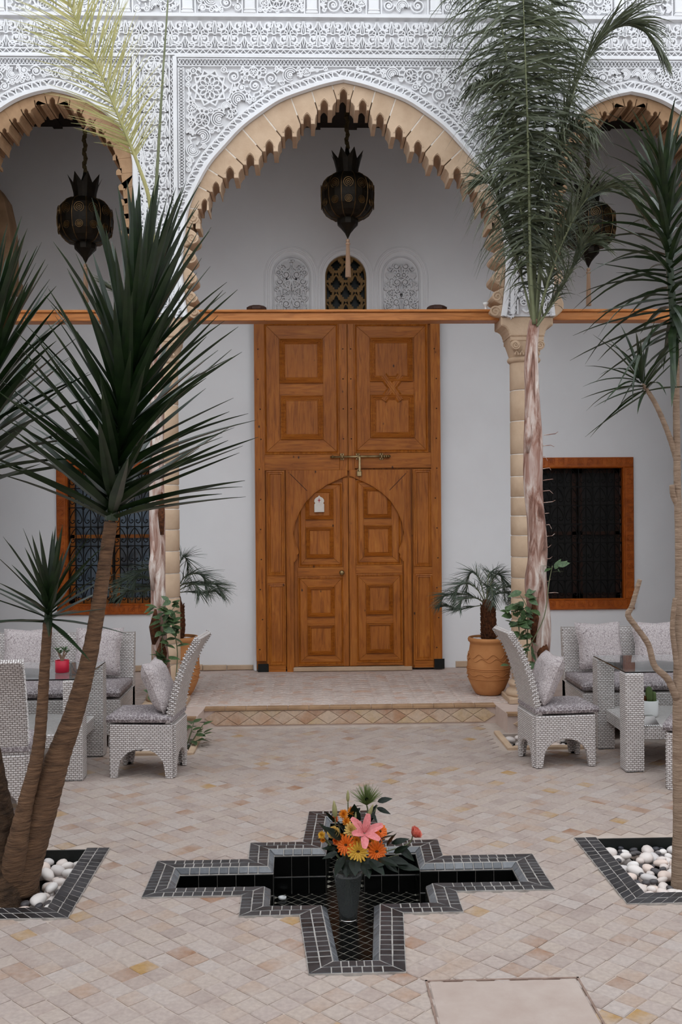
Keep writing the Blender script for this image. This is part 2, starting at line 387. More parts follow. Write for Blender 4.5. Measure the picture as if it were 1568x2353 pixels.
for q, (_, x, y) in enumerate(cand):
    M = Matrix.Translation((x, y, random.uniform(-.0022, .0012))) @ Matrix.Rotation(rot+random.choice((0, 1, 2, 3))*PI/2+random.uniform(-.025, .025), 4, 'Z') @ Matrix.Rotation(random.uniform(-.013, .013), 4, 'X') @ Matrix.Rotation(random.uniform(-.013, .013), 4, 'Y')
    if q < 300: ob('floor_tile', random.choice(tms), floor, mat=M)
    else:
        t_ = tilemesh(random.uniform(.0012, .0028), b=.002); n = len(rest.v)
        rest.v += [tuple(M @ Vector(p)) for p in t_.v]; rest.f += [tuple(n+i for i in f) for f in t_.f]
o = rest.build('floor_tiles_beyond', 'zellige', floor); o['kind'] = 'stuff'
hb = MB().bbox(.475, 1.10, 3.1, 4.155, -.02, .001, .006, 'z'); hb.build('floor_hatch_slab', 'hatch', floor)
hf = MB()
for a in ((.463, .472, 3.1, 4.168), (1.103, 1.112, 3.1, 4.168), (.463, 1.112, 4.158, 4.168)): hf.box(a[0], a[1], a[2], a[3], -.01, .0025)
hf.build('floor_hatch_frame', 'hatch_edge', floor)

# gallery floor, step riser with diamond tiles
gal = [(XL, 9.30), (-1.60, 9.30), (-1.60, 8.80), (-1.03, 8.80), (-1.0, 9.22), (1.70, 9.22), (1.73, 8.80), (2.29, 8.80), (2.29, 9.30), (XR, 9.30), (XR, YW+.2), (XL, YW+.2)]
gf = struct(MB().prism(gal, 0.165, -.32, 'z').build('floor', 'gallery_floor'), 'raised gallery floor of worn clay pavers in front of the door')
# worn paving bricks of the gallery, in long zigzag courses
gb = MB()
for i in range(-7, 30):
    for j in range(16):
        x = -1.05+i*.1; y = 9.36+j*.125
        if y > 11.2 or x > 2.2: continue
        sg = 1 if i % 2 else -1
        M = Matrix.Translation((x, y, .1655+random.uniform(0, .003))) @ Matrix.Rotation(sg*.62, 4, 'Z') @ Matrix.Rotation(random.uniform(-.02, .02), 4, 'X')
        t_ = MB().bbox(-.058, .058, -.046, .046, -.02, .004, .004, 'z'); n = len(gb.v)
        gb.v += [tuple(M @ Vector(p)) for p in t_.v]; gb.f += [tuple(n+k for k in f) for f in t_.f]
o = gb.build('paving_bricks', 'gallery_brick', gf); o['kind'] = 'stuff'
dia = MB().loops([[(-.104, 0, 0), (0, 0, -.066), (.104, 0, 0), (0, 0, .066)], [(-.104, -.006, 0), (0, -.006, -.066), (.104, -.006, 0), (0, -.006, .066)], [(-.096, -.010, 0), (0, -.010, -.060), (.096, -.010, 0), (0, -.010, .060)]], False, True).mesh('riser_tile', 'terracotta')
tri = MB().loops([[(-.1, 0, 0), (.1, 0, 0), (0, 0, .062)], [(-.1, -.006, 0), (.1, -.006, 0), (0, -.006, .062)], [(-.088, -.009, .004), (.088, -.009, .004), (0, -.009, .056)]], False, True).mesh('riser_tile', 'terracotta')
def riser(x0, x1, y, n):
    for k in range(n):
        x = x0+(k+.5)*(x1-x0)/n
        ob('riser_tile', dia, gf, (x, y-.001, .074))
        if k < n-1 or n == 1:
            xx = x+(x1-x0)/n*.5
            ob('riser_tile', tri, gf, (xx, y-.001, .008)); o = ob('riser_tile', tri, gf, (xx, y-.001, .140)); o.rotation_euler = (0, PI, 0)
riser(-1.0, 1.70, 9.22, 13); riser(1.76, 2.26, 8.80, 2); riser(-1.57, -1.06, 8.80, 2)
for k in range(14):
    x = -1.0+k*2.7/14; MB().bbox(x+.002, x+.191, 9.2, 9.3, .147, .172, .004, 'z').build('step_edge_tile', 'sandstone_dark', gf)
for x0, x1 in ((-1.60, -1.03), (1.73, 2.29)):
    MB().bbox(x0, x1, 8.785, 8.86, .147, .172, .004, 'z').build('step_edge_tile', 'sandstone_dark', gf)

# walls
YS = YW
WIN = [(-2.90, -1.66, .82, 2.60), (2.497, 3.737, .82, 2.58)]
CEN = (.06, .78, 4.14, 5.04)
wb = MB()
for a, b, c, d in rects_minus(XL, XR, ZG-.1, ZT, [(h[0]+.1, h[1]-.1, h[2]+.1, h[3]-.1) for h in WIN]+[CEN]): wb.box(a, b, YS, YS+.18, c, d)
wall_back = struct(wb.build('wall_back', 'plaster'), 'white plastered gallery wall around the big wooden door')
struct(MB().box(XL-.2, XR+.2, YS+.18, YS+.3, 0, ZT).build('wall_behind', 'window_dark'))
struct(MB().box(XL-.2, XL, YN, YW+.2, -.05, ZT).build('wall_left', 'plaster'))
struct(MB().box(XR, XR+.2, YN, YW+.2, -.05, ZT).build('wall_right', 'plaster'))
struct(MB().box(XL-.2, XR+.2, YN-.2, YN, -.05, ZT).build('wall_front', 'plaster'))  # unseen wall, kept tall to block low sky and darken the upper gallery
cl = struct(MB().box(XL, XR, YB, YW+.2, 6.39, 6.5).build('ceiling', 'ceiling_wood'), 'dark wooden gallery ceiling')
for k in range(26):
    x = XL+.2+k*.42; MB().box(x, x+.1, YB, YW, 6.365, 6.40).build('ceiling_joist', 'ceiling_wood', cl)
struct(MB().box(XL, XR, YB, YW+.2, 6.5, ZT).build('wall_upper', 'plaster'))
# rough stone strip along the foot of the wall
bb = bpy.data.objects.new('baseboard_back', None); C.objects.link(bb); struct(bb, 'rough chipped stone strip at the foot of the gallery wall')
x = XL+.05
while x < XR-.1:
    L = random.uniform(.18, .42); x2 = min(x+L, XR)
    if x2 < -.66 or x > 1.52:
        MB().bbox(x, x2-.006, YS-.03+random.uniform(-.008, .01), YS, ZG, ZG+.062+random.uniform(-.008, .008), .007).build('skirting_stone', 'sandstone', bb)
    x = x2

# ------------------------------------------------------------------ arcade wall with three arches
MC, LC, RC = .332, -2.36, 3.024
MAIN = [(0, 5.973), (.17, 5.935), (.33, 5.885), (.57, 5.795), (.755, 5.68), (.945, 5.535), (1.11, 5.36), (1.25, 5.195), (1.36, 5.0), (1.445, 4.797), (1.49, 4.533), (1.513, 4.236), (1.490, 3.944), (1.465, 3.785)]
SIDE = [(0, 5.875), (.17, 5.838), (.35, 5.765), (.54, 5.632), (.663, 5.49), (.725, 5.315), (.750, 5.12), (.758, 4.7), (.758, 4.236), (.748, 3.944), (.735, 3.785)]
def halfcurve(pts, n=6): return [(v.x, v.y) for v in spline([(a, b, 0) for a, b in pts], n)]
def fullcurve(cx, pts, n=6):
    h = halfcurve(pts, n); return [(cx-a, b) for a, b in h[::-1]]+[(cx+a, b) for a, b in h[1:]]
mcur, lcur, rcur = fullcurve(MC, MAIN), fullcurve(LC, SIDE), fullcurve(RC, SIDE)
outl = [(XL, ZT), (XL, ZG), (LC-.735, ZG)]+lcur+mcur+rcur+[(RC+.735, ZG), (XR, ZG), (XR, ZT)]
arc = struct(MB().prism(outl, YF, YB).build('wall_arcade', 'stucco'), 'white carved stucco arcade wall with a large cusped arch between two small ones')
def offcurve(cur, d):
    out = []; k = len(cur)
    for i, p in enumerate(cur):
        a, b = cur[max(i-1, 0)], cur[min(i+1, k-1)]; dx, dz = b[0]-a[0], b[1]-a[1]; L = math.hypot(dx, dz)
        out.append((p[0]-dz/L*d, p[1]+dx/L*d))
    return out
def arclen(cur, step):
    out = []; acc = 0.; nxt = step*.5
    for a, b in zip(cur, cur[1:]):
        L = math.hypot(b[0]-a[0], b[1]-a[1])
        while acc+L >= nxt:
            t = (nxt-acc)/L; out.append((a[0]+(b[0]-a[0])*t, a[1]+(b[1]-a[1])*t, (b[0]-a[0])/L, (b[1]-a[1])/L)); nxt += step
        acc += L
    return out
HR = .032
def arch_band(cur, cx, w=.098):
    mb = MB(); mb.ribbon(offcurve(cur, .016), .034, YF, .045); mb.ribbon(offcurve(cur, w), .016, YF, HR)
    mb.build('arch_moulding', 'stucco', arc)
    mb = MB(); step = .078
    for x, z, tx, tz in arclen(offcurve(cur, .058), step):
        s_ = -1 if x < cx else 1; nx, nz = -tz, tx
        loop = []
        for i in range(12):
            a = 2*PI*i/12; u = .0275*math.cos(a)*(1-.25*math.sin(a)); v = .034*math.sin(a); u += s_*.35*v
            loop.append((x+tx*u+nx*v, z+tz*u+nz*v))
        mb.ribbon(loop, .013, YF, HR, True)
        for e in (-1, 1): mb.ribbon([(x+tx*(.039*e)+nx*.02*e, z+tz*.039*e+nz*.02*e), (x+tx*.039+nx*.03*e, z+tz*.039+nz*.03*e)], .014, YF, HR)
    mb.build('teardrop_band', 'stucco', arc)
for c_, x_ in ((mcur, MC), (lcur, LC), (rcur, RC)): arch_band(c_, x_)

def bud(mb, x, z, r, a, w=.011):
    mb.ribbon(circ(x, z, r, 12), w, YF, HR, True); ca, sa = math.cos(a), math.sin(a)
    mb.ribbon([(x-ca*r, z-sa*r), (x, z)], w*.8, YF, HR)
    for d in (.6, -.6): mb.ribbon([(x, z), (x+r*math.cos(a+d), z+r*math.sin(a+d))], w*.7, YF, HR)
def spindle(mb, x, z0, z1, w, rw=.010):
    zm = z0+(z1-z0)*.6; mb.ribbon([(x, z0), (x+w, zm), (x, z1), (x-w, zm)], rw, YF, HR, True)
def floral(mb, x, z, u, lo, hi, xl=-99, xh=99):
    ok = lambda X, Z, r: lo+r < Z < hi-r+.006 and xl+r < X < xh-r
    for s_ in (-1, 1):
        bx, bz = x+s_*.66*u, z+.1*u
        if ok(bx, bz, .2*u):
            bud(mb, bx, bz, .25*u, PI/2-s_*1.2); mb.ribbon([(x, z), (x+s_*.2*u, z+.12*u), (bx-s_*.25*u, bz)], .012, YF, HR)
        cx_, cz_ = x+s_*.37*u, z+.55*u
        if ok(cx_, cz_, .22*u):
            a0 = PI/2+s_*.9; mb.ribbon(circ(cx_, cz_, .26*u, 10, a0, a0-s_*4.6), .017, YF, HR); mb.ribbon(circ(cx_-s_*.05*u, cz_+.1*u, .075*u, 7), .018, YF, HR, True)
        e = [(x+s_*.05*u, z-.12*u), (x+s_*.22*u, z-.52*u), (x+s_*.5*u, z-.66*u), (x+s_*.8*u, z-.45*u)]
        e = [(max(min(p[0], xh), xl), max(p[1], lo)) for p in e]
        if z-.5*u > lo and ok(e[1][0], z, 0): mb.ribbon([(v.x, v.y) for v in spline([(p[0], p[1], 0) for p in e], 3)], .014, YF, HR)
        e = [(x+s_*.1*u, z+.05*u), (x+s_*.16*u, z+.5*u), (x+s_*.03*u, z+.92*u)]
        if z+.9*u < hi: mb.ribbon(e, .011, YF, HR)
    if z+.5*u < hi: spindle(mb, x, z+.1*u, min(z+.85*u, hi), .07*u)
    if z-.5*u > lo: spindle(mb, x, z-.1*u, max(z-.85*u, lo), -.08*u)
# frieze above the arches
U = .1365
mb = MB()
for k in range(-21, 37):
    x = -.855+k*U
    if k % 2 == 0: floral(mb, x, 6.388, U, 6.262, 6.545)
    else: floral(mb, x, 6.525, U, 6.262, 6.548); floral(mb, x, 6.275, U*.9, 6.262, 6.545)
mb.build('carved_frieze', 'stucco', arc)
mb = MB()
mb.ribbon([(-3.6, 6.560), (4.4, 6.560)], .034, YF, .05); mb.ribbon([(-3.6, 6.252), (4.4, 6.252)], .012, YF, HR); mb.ribbon([(-3.6, 6.203), (4.4, 6.203)], .016, YF, .034); 
mb.build('frieze_rail', 'stucco', arc)
mb = MB()
zz = [(-3.6+i*.031, 6.246 if i % 2 else 6.212) for i in range(258)]; mb.ribbon(zz, .011, YF, HR); mb.build('frieze_zigzag', 'stucco', arc)
# proud frames round each arch (stepping out over the recessed fields) with their small lattice strips
def lattice(mb, p0, p1, w, per, rw=.0095):
    dx, dz = p1[0]-p0[0], p1[1]-p0[1]; L = math.hypot(dx, dz); tx, tz = dx/L, dz/L; n = int(L/per*2)
    for ph_ in (0, 1):
        mb.ribbon([(p0[0]+tx*i*L/n-tz*w*.5*(1 if (i+ph_) % 2 else -1), p0[1]+tz*i*L/n+tx*w*.5*(1 if (i+ph_) % 2 else -1)) for i in range(n+1)], rw, YF, HR)
    for e in (-1, 1): mb.ribbon([(p0[0]-tz*w*.5*e, p0[1]+tx*w*.5*e), (p1[0]-tz*w*.5*e, p1[1]+tx*w*.5*e)], .009, YF, HR)
PX = [(-3.60, -3.16), (-1.548, -1.276), (1.94, 2.212), (3.85, 4.3)]     # floral columns on the piers
fr = MB()
for xa, xb in ((-3.12, -1.60), (-1.226, 1.890), (2.262, 3.79)):
    fr.ribbon([(xa, 3.80), (xa, 6.184)], .034, YF, .038); fr.ribbon([(xb, 3.80), (xb, 6.184)], .034, YF, .038); fr.ribbon([(xa, 6.184), (xb, 6.184)], .018, YF, .04)
fr.build('alfiz_frame', 'stucco', arc)
def freeband(p0, p1, cur, mb, w):
    # keep the strip only where it stands clear of the arch
    poly = offcurve(cur, .10); n = 40; run = []
    for i in range(n+1):
        p = (p0[0]+(p1[0]-p0[0])*i/n, p0[1]+(p1[1]-p0[1])*i/n)
        if not inside(p, poly) and p[1] > 3.85: run.append(p)
    if len(run) > 2: lattice(mb, run[0], run[-1], w, .056)
for xa, xb, cur in ((-3.12, -1.60, lcur), (-1.226, 1.890, mcur), (2.262, 3.79, rcur)):
    mb = MB(); lattice(mb, (xa+.03, 6.130), (xb-.03, 6.130), .062, .066)
    for x in (xa+.058, xb-.058): freeband((x, 6.08), (x, 3.86), cur, mb, .05)
    mb.build('lattice_border', 'stucco', arc)
# floral columns on the piers, with dotted side strips
for xa, xb in PX:
    mb = MB(); xm = (xa+xb)/2; u = .118; z = 3.90; k = 0
    while z < 6.16:
        if k % 2 == 0: floral(mb, xm, z, u, 3.80, 6.18, xa, xb)
        else:
            floral(mb, xa+.03, z, u, 3.8, 6.18, xa, xb); floral(mb, xb-.03, z, u, 3.8, 6.18, xa, xb)
        z += u; k += 1
    for x in (xa, xb): mb.ribbon([(x, 3.80), (x, 6.19)], .012, YF, HR)
    for x in (xa-.024, xb+.024): mb.ribbon([(x+(.009 if i % 2 else -.009), 3.81+i*.025) for i in range(95)], .009, YF, HR)
    mb.build('carved_pier_panel', 'stucco', arc)

# arabesque fields: rosettes and packed scrolls
def rosette(mb, x, z, r):
    mb.ribbon(circ(x, z, r*.17, 10), .012, YF, HR, True)
    for k in range(10):
        a = 2*PI*k/10; ca, sa = math.cos(a), math.sin(a)
        pet = [(x+ca*rr-sa*ww, z+sa*rr+ca*ww) for rr, ww in ((r*.22, 0), (r*.42, r*.13), (r*.60, r*.12), (r*.70, 0), (r*.60, -r*.12), (r*.42, -r*.13))]
        mb.ribbon(pet, .011, YF, HR, True)
        a2 = a+PI/10; mb.ribbon([(x+r*.78*math.cos(a), z+r*.78*math.sin(a)), (x+r*.86*math.cos(a2), z+r*.86*math.sin(a2)), (x+r*.78*math.cos(a+PI/5), z+r*.78*math.sin(a+PI/5))], .020, YF, HR)
        mb.ribbon([(x+r*.86*math.cos(a-PI/10), z+r*.86*math.sin(a-PI/10)), (x+r*1.12*math.cos(a), z+r*1.12*math.sin(a)), (x+r*.86*math.cos(a2), z+r*.86*math.sin(a2))], .018, YF, HR)
def arabesque(mb, ok, box, r0=.075, r1=.024, tries=2600, pre=(), w=.0105):
    cs = list(pre); new = []
    for q in range(tries):
        r = max(r1, r0*(1-q/tries*1.1)); x = random.uniform(box[0], box[1]); z = random.uniform(box[2], box[3])
        if any((x-a)**2+(z-b)**2 < (r+c+.004)**2 for a, b, c in cs) or not ok(x, z, r): continue
        cs.append((x, z, r)); new.append((x, z, r))
    for i, (x, z, r) in enumerate(new):
        a = random.uniform(0, 6.28); st = random.random(); mir = random.choice((-1, 1))
        if r < .034:
            if st < .6: bud(mb, x, z, r*.92, a, w)
            else:
                mb.ribbon(circ(x, z, r*.9, 10), w, YF, HR, True); mb.ribbon(circ(x, z, r*.3, 7), w, YF, HR, True)
        elif st < .45:
            mb.ribbon(spiral(x, z, r, r*.25, a, mir*1.6), w*1.15, YF, HR); mb.ribbon(circ(x, z, r*.2, 8), w*1.4, YF, HR, True)
        elif st < .75:
            mb.ribbon(circ(x, z, r*.95, 14), w, YF, HR, True)
            for k in range(3): bud(mb, x+r*.47*math.cos(a+k*2.09), z+r*.47*math.sin(a+k*2.09), r*.40, a+k*2.09, w*.8)
        else:
            for f_ in (1., .72, .44): mb.ribbon(circ(x, z, r*f_, 13, a, a+4.6), w, YF, HR)
            mb.ribbon(circ(x, z, r*.18, 8), w*1.5, YF, HR, True)
        near = sorted(((x-p)**2+(z-q_)**2, p, q_, c) for p, q_, c in cs if (p, q_) != (x, z))[:6]
        for d2, p, q_, c in near:
            d = math.sqrt(d2); ux_, uz_ = (p-x)/d, (q_-z)/d
            if d-r-c < .06: mb.ribbon([(x+ux_*r*.9, z+uz_*r*.9), (p-ux_*c*.9, q_-uz_*c*.9)], w*1.3, YF, HR)
mo, lo_, ro_ = offcurve(mcur, .112), offcurve(lcur, .112), offcurve(rcur, .112)
def clear(curve, xa, xb, zt):
    def f(x, z, r):
        if not (xa+r < x < xb-r and 3.9 < z < zt-r): return False
        return all(not inside((x+r*math.cos(a), z+r*math.sin(a)), curve) for a in (0, .8, 1.57, 2.36, 3.14, 3.93, 4.71, 5.5))
    return f
for s_ in (-1, 1):
    mb = MB(); x = MC+s_*1.237; rosette(mb, x, 5.894, .150); mb.build('carved_rosette', 'stucco', arc)
    mb = MB(); xa, xb = (-1.128, MC) if s_ < 0 else (MC, 1.792)
    arabesque(mb, clear(mo, xa, xb, 6.095), (xa, xb, 4.6, 6.1), .072, .015, 15000, [(x, 5.894, .172)])
    mb.build('carved_spandrel', 'stucco', arc)
for cur, xa, xb in ((lo_, -3.02, -1.69), (ro_, 2.36, 3.70)):
    mb = MB(); arabesque(mb, clear(cur, xa, xb, 6.095), (xa, xb, 4.9, 6.1), .055, .015, 12000); mb.build('carved_spandrel', 'stucco', arc)
# row of little panels at the top
for k in range(-6, 8):
    x = -.53+k*.574
    MB().bbox(x-.047, x+.047, YF-.045, YF, 6.60, 7.3, .006).build('stucco_pilaster', 'stucco', arc)
    mb = MB(); mb.bbox(x-.056, x+.056, YF-.055, YF, 6.577, 6.60, .004); mb.bbox(x-.052, x+.052, YF-.05, YF, 6.612, 6.622, .003); mb.build('pilaster_foot', 'stucco', arc)
    mb = MB(); arabesque(mb, lambda a, b, r: x+.075+r < a < x+.50-r and 6.59+r < b < 7.0-r, (x+.06, x+.51, 6.58, 7.0), .07, .016, 2500)
    for xx in (x+.07, x+.505): mb.ribbon([(xx, 6.58), (xx, 7.2)], .014, YF, HR)
    mb.build('carved_panel', 'stucco', arc)

# ------------------------------------------------------------------ stone voussoirs with cusps
def ring_arch(name, label, cx, cur, apex, nw, nh, depth=.30, mat='sandstone', tailtrim=True):
    rt = root(name, label)
    def nearest(p): return min(range(len(cur)), key=lambda i: (cur[i][0]-p[0])**2+(cur[i][1]-p[1])**2)
    K = len(cur); mid = K//2
    def prof(s_, i):
        ax, az = apex[i]; sc = 1.
        if i: sc = max(.55, min(1., math.hypot(apex[i][0]-apex[i-1][0], apex[i][1]-apex[i-1][1])/.215))
        return ax, az, sc
    for s_ in (1, -1):
        for i in range(1, len(apex)):
            ax, az, sc = prof(s_, i); P0 = (ax+nw*sc, az-nh*sc); a0 = apex[i-1]; sc0 = prof(s_, i-1)[2]; PN = (a0[0]+nw*sc0, a0[1]-nh*sc0)
            bz = P0[1]; h = nh*sc; hw = nw*.5*sc
            pts = [P0, (ax+hw, bz), (ax+hw*.97, bz+h*.64), (ax+hw*.45, bz+h*.92), (ax, bz+h), (ax-hw*.45, bz+h*.92), (ax-hw*.97, bz+h*.64), (ax-hw, bz)]
            xin = max(ax-hw-.05*sc, PN[0]+.022)
            pts += [(xin, bz), (xin-.003, bz+(PN[1]-bz)*.4), ((xin+PN[0])/2, bz+(PN[1]-bz)*.64), (PN[0]+.002, bz+(PN[1]-bz)*.75), PN]
            pts = [(cx+s_*a, b) for a, b in pts]
            ia, ib = nearest(pts[-1]), nearest(pts[0])
            seg = cur[ia:ib+1] if ia < ib else cur[ib:ia+1][::-1]
            if len(seg) < 2: seg = [cur[ia], cur[ib]]
            poly = pts+list(seg)
            o = MB().prism(inset(poly, .0042), YF+.012, YF+.012+depth, bev=.004).build('voussoir', mat, rt)
    ax, az = apex[0]; bz = az-nh; hw = nw*.5
    pts = [(nw, bz), (hw, bz), (hw*.97, bz+nh*.64), (hw*.45, bz+nh*.92), (0, bz+nh), (-hw*.45, bz+nh*.92), (-hw*.97, bz+nh*.64), (-hw, bz), (-nw, bz)]
    pts = [(cx+a, b) for a, b in pts]; ia, ib = nearest(pts[-1]), nearest(pts[0])
    MB().prism(inset(pts+list(cur[ia:ib+1]), .0022), YF+.012, YF+.012+depth, bev=.004).build('keystone', mat, rt)
    return rt
AP = [(0, 5.905), (.18, 5.80), (.34, 5.67), (.516, 5.553), (.693, 5.417), (.872, 5.293), (1.06, 5.170), (1.19, 5.03), (1.295, 4.872), (1.375, 4.70)]
main_ring = ring_arch('trim_1', 'sandstone voussoirs with cusped edge inside the large central arch', MC, mcur, AP, .064, .098)
# white mortar seen in the joints
tip = [(a+.01, z+.045) for a, z in AP]
mort = [(MC-a, z) for a, z in tip[::-1]]+[(MC+a, z) for a, z in tip[1:]]
iA = min(range(len(mcur)), key=lambda i: abs(mcur[i][1]-4.72)+(9 if mcur[i][0] > MC else 0)); iB = len(mcur)-1-iA
MB().prism(mort+mcur[iA:iB+1][::-1], YF+.0145, YF+.28).build('mortar_bed', 'mortar', main_ring)
# raised hood over every little niche
hd = MB()
for i, (a, z) in enumerate(AP):
    for s_ in ((1, -1) if i else (1,)):
        sc = .75 if i > 6 else 1.
        hd.ribbon([(MC+s_*a+x*sc, z+y*sc) for x, y in ((-.046, -.05), (-.040, -.02), (-.02, .008), (0, .022), (.02, .008), (.040, -.02), (.046, -.05))], .009*sc, YF+.014, .008)
hd.build('niche_hoods', 'sandstone', main_ring)
# scrolled springers at the feet of the arch
def springer(cx, s_, hw, zs):
    lump = []
    W = lambda z: next((a for a, b in halfcurve(MAIN if hw > 1 else SIDE) if b <= z), hw)
    for k, (z0, z1, d) in enumerate(zs):
        n = 9; pts = []
        for i in range(n+1):
            t_ = i/n; z = z1+(z0-z1)*t_; pts.append((W(z)-.02-d*(math.sin(PI*min(1, t_*1.06))**.7)*(.55+.45*t_), z))
        poly = [(cx+s_*a, b) for a, b in pts]+[(cx+s_*W(z0), z0), (cx+s_*W(z1), z1)]
        o = MB().prism(inset(poly, .002), YF+.010, YF+.31, bev=.010).build('springer_stone', 'sandstone', main_ring if hw > 1 else None); 
        zc = z0+(z1-z0)*.45; xc = cx+s_*(W(zc)-d*.52)
        if hw > 1: MB().ribbon(spiral(xc, zc, min(.055, d*.42), .006, 0, 1.75*s_, 26), .012, YF+.012, .010).build('springer_scroll', 'sandstone', o)
        lump.append(o)
    return lump
ZS = [(4.62, 4.80, .12), (4.44, 4.62, .155), (4.26, 4.44, .145), (4.06, 4.26, .150), (3.90, 4.06, .125), (3.775, 3.90, .13)]
for s_ in (-1, 1): springer(MC, s_, 1.5, ZS)
APS = [(0, 5.815), (.125, 5.775), (.24, 5.705), (.345, 5.62), (.44, 5.525), (.52, 5.41), (.575, 5.285), (.605, 5.15), (.625, 5.01), (.635, 4.87), (.64, 4.73), (.64, 4.59)]
for cx, n_, lb in ((LC, 'trim_2', 'brown stone voussoirs with small cusps inside the left small arch'), (RC, 'trim_3', 'brown stone voussoirs with small cusps inside the right small arch')):
    rt = ring_arch(n_, lb, cx, lcur if cx == LC else rcur, APS, .047, .062, .34, 'sandstone_dark')
    cur = lcur if cx == LC else rcur; tip = [(a+.012, z+.03) for a, z in APS]; mort = [(cx-a, z) for a, z in tip[::-1]]+[(cx+a, z) for a, z in tip[1:]]
    iA = min(range(len(cur)), key=lambda i: abs(cur[i][1]-4.62)+(9 if cur[i][0] > cx else 0)); MB().prism(mort+cur[iA:len(cur)-iA][::-1], YF+.0145, YF+.33).build('mortar_bed', 'sandstone_dark', rt)
    for s_ in (-1, 1):
        for o in springer(cx, s_, .75, [(4.3, 4.52, .11), (4.05, 4.3, .12), (3.775, 4.05, .11)]): o.parent = rt
# stone end of the cross arch inside the gallery, seen at the far left
gp = [at(x, y, 10.7) for x, y in ((-60, 405), (-10, 425), (8, 452), (19, 500), (24, 555), (24, 636), (34, 640), (34, 660), (27, 668), (-60, 668))]
rt = root('trim_4', 'brown stone cross arch end at the far left inside the gallery')
MB().prism([(p.x, p.z) for p in gp], 10.7, 11.0, bev=.01).build('arch_stone', 'sandstone_dark', rt)
gp = [at(x, y, 10.7) for x, y in ((-60, 668), (22, 668), (22, 1600), (-60, 1600))]


# ------------------------------------------------------------------ columns
def column(x, label):
    c = thing('column', label, 'column', (x, 9.42, ZG), group=None)
    z = .0
    b = MB().bbox(-.2, .2, -.2, .2, 0, .05, .008, 'z'); b.build('plinth', 'sandstone', c)
    MB().lathe([(.19, .05), (.195, .07), (.185, .10), (.16, .115), (.155, .135), (.172, .155), (.168, .175), (.146, .19), (.14, .20)], 28).build('base_moulding', 'sandstone', c, True)
    z = .20; top = 3.21; hs = []
    while z < top-.12:
        h = random.uniform(.17, .23) if z < 2.3 else random.uniform(.25, .34)
        if z+h > top-.12: h = top-z
        hs.append((z, z+h)); z += h
    for a, b_ in hs:
        r = .137-(a/top)*.006+random.uniform(-.0015, .0015)
        MB().lathe([(r-.004, a+.005), (r, a+.010), (r, b_-.010), (r-.004, b_-.005)], 26).build('shaft_block', 'sandstone', c, True)
    MB().lathe([(.1305, .2), (.126, top)], 26).build('shaft_mortar', 'mortar', c, True)
    MB().lathe([(.138, top-.012), (.152, top), (.158, top+.018), (.15, top+.035), (.138, top+.04)], 26).build('neck_ring', 'sandstone', c, True)
    # capital body flares from round to square, with volutes
    rings = []
    for t_, z_ in ((0, top+.04), (.3, top+.07), (.7, top+.13), (1., top+.175)):
        r = .138+.028*t_; rr = []
        for i in range(24):
            a = 2*PI*i/24; q = 1/max(abs(math.cos(a)), abs(math.sin(a))); f = 1+(min(q, 1.3)-1)*t_; rr.append((r*f*math.cos(a), r*f*math.sin(a), z_))
        rings.append(rr)
    cap = MB().loops(rings, True, True).build('capital', 'sandstone', c)
    for s_ in (-1, 1):
        mb = MB(); mb.lathe([(.03, -.016), (.046, -.01), (.046, .01), (.03, .016)], 16)
        mb.v = [(s_*.115+p[0], -.168+p[2], top+.135+p[1]) for p in mb.v]
        mb.ribbon(spiral(s_*.115, top+.135, .040, .006, 0, 2.0*s_, 26), .010, -.184, .008); mb.build('volute', 'sandstone', cap)
    mb = MB()
    for k in range(5): mb.ribbon([(-.10+k*.05-.018, top+.05), (-.10+k*.05, top+.085), (-.10+k*.05+.018, top+.05)], .014, -.150, .012)
    mb.build('capital_leaves', 'sandstone', cap)
    MB().bbox(-.158, .158, -.165, .165, top+.175, top+.22, .01).build('abacus', 'sandstone', c)
    hw = .245; z0, z1 = top+.22, top+.402
    pf = [(.165, z0), (.165, z0+.02)]+[(hw-.075*math.cos(a), z0+.02+.08*math.sin(a)) for a in (0.1, .4, .8, 1.2, 1.5)]+[(hw, z0+.11), (hw, z1)]
    poly = pf+[(-a, b_) for a, b_ in pf[::-1]]
    MB().prism(poly, -.17, .17, bev=.012).build('impost', 'sandstone', c)
    return c
column(2.034, 'sandstone column behind the right palm trunk'); column(-1.376, 'sandstone column behind the left palm trunk')

# ------------------------------------------------------------------ wooden tie beam and what stands on it
tb = root('trim_5', 'long orange-brown wooden beam above the columns')
for xa, xb in ((-3.1, -1.632), (-1.12, 1.788), (2.29, 3.78)):
    s_ = MB().bbox(xa, xb, 9.33, 9.50, 3.765, 3.842, .005).build('beam', 'beam_wood', tb)
    MB().bbox(xa, xb, 9.31, 9.52, 3.842, 3.866, .005).build('beam_cap', 'beam_wood', tb)
def octo(px, lab):
    p = at(px, 705, 9.42); mb = MB(); mb.lathe([(.092, 0), (.10, .012), (.10, .034), (.07, .052), (.0, .058)][:-1], 8, a0=PI/8); 
    o = mb.build('lamp_base', 'dark_wood', None, loc=(p.x, 9.42, 3.866)); tag(o, lab, 'lamp base'); 
octo(590, 'small dark wooden octagonal block on the beam left of the arched lattice window'); octo(1004, 'small dark wooden octagonal block on the beam right of the arched lattice window')
p = at(1117, 700, 9.40)
o = MB().lathe([(.020, 0), (.022, .004), (.012, .012), (.012, .045), (.026, .058), (.028, .078), (.020, .080)], 18).build('white_candlestick', 'white_ceramic', None, True, loc=(p.x, 9.40, 3.866)); tag(o, 'tiny white ceramic cup on the beam beside the right pier', 'cup')

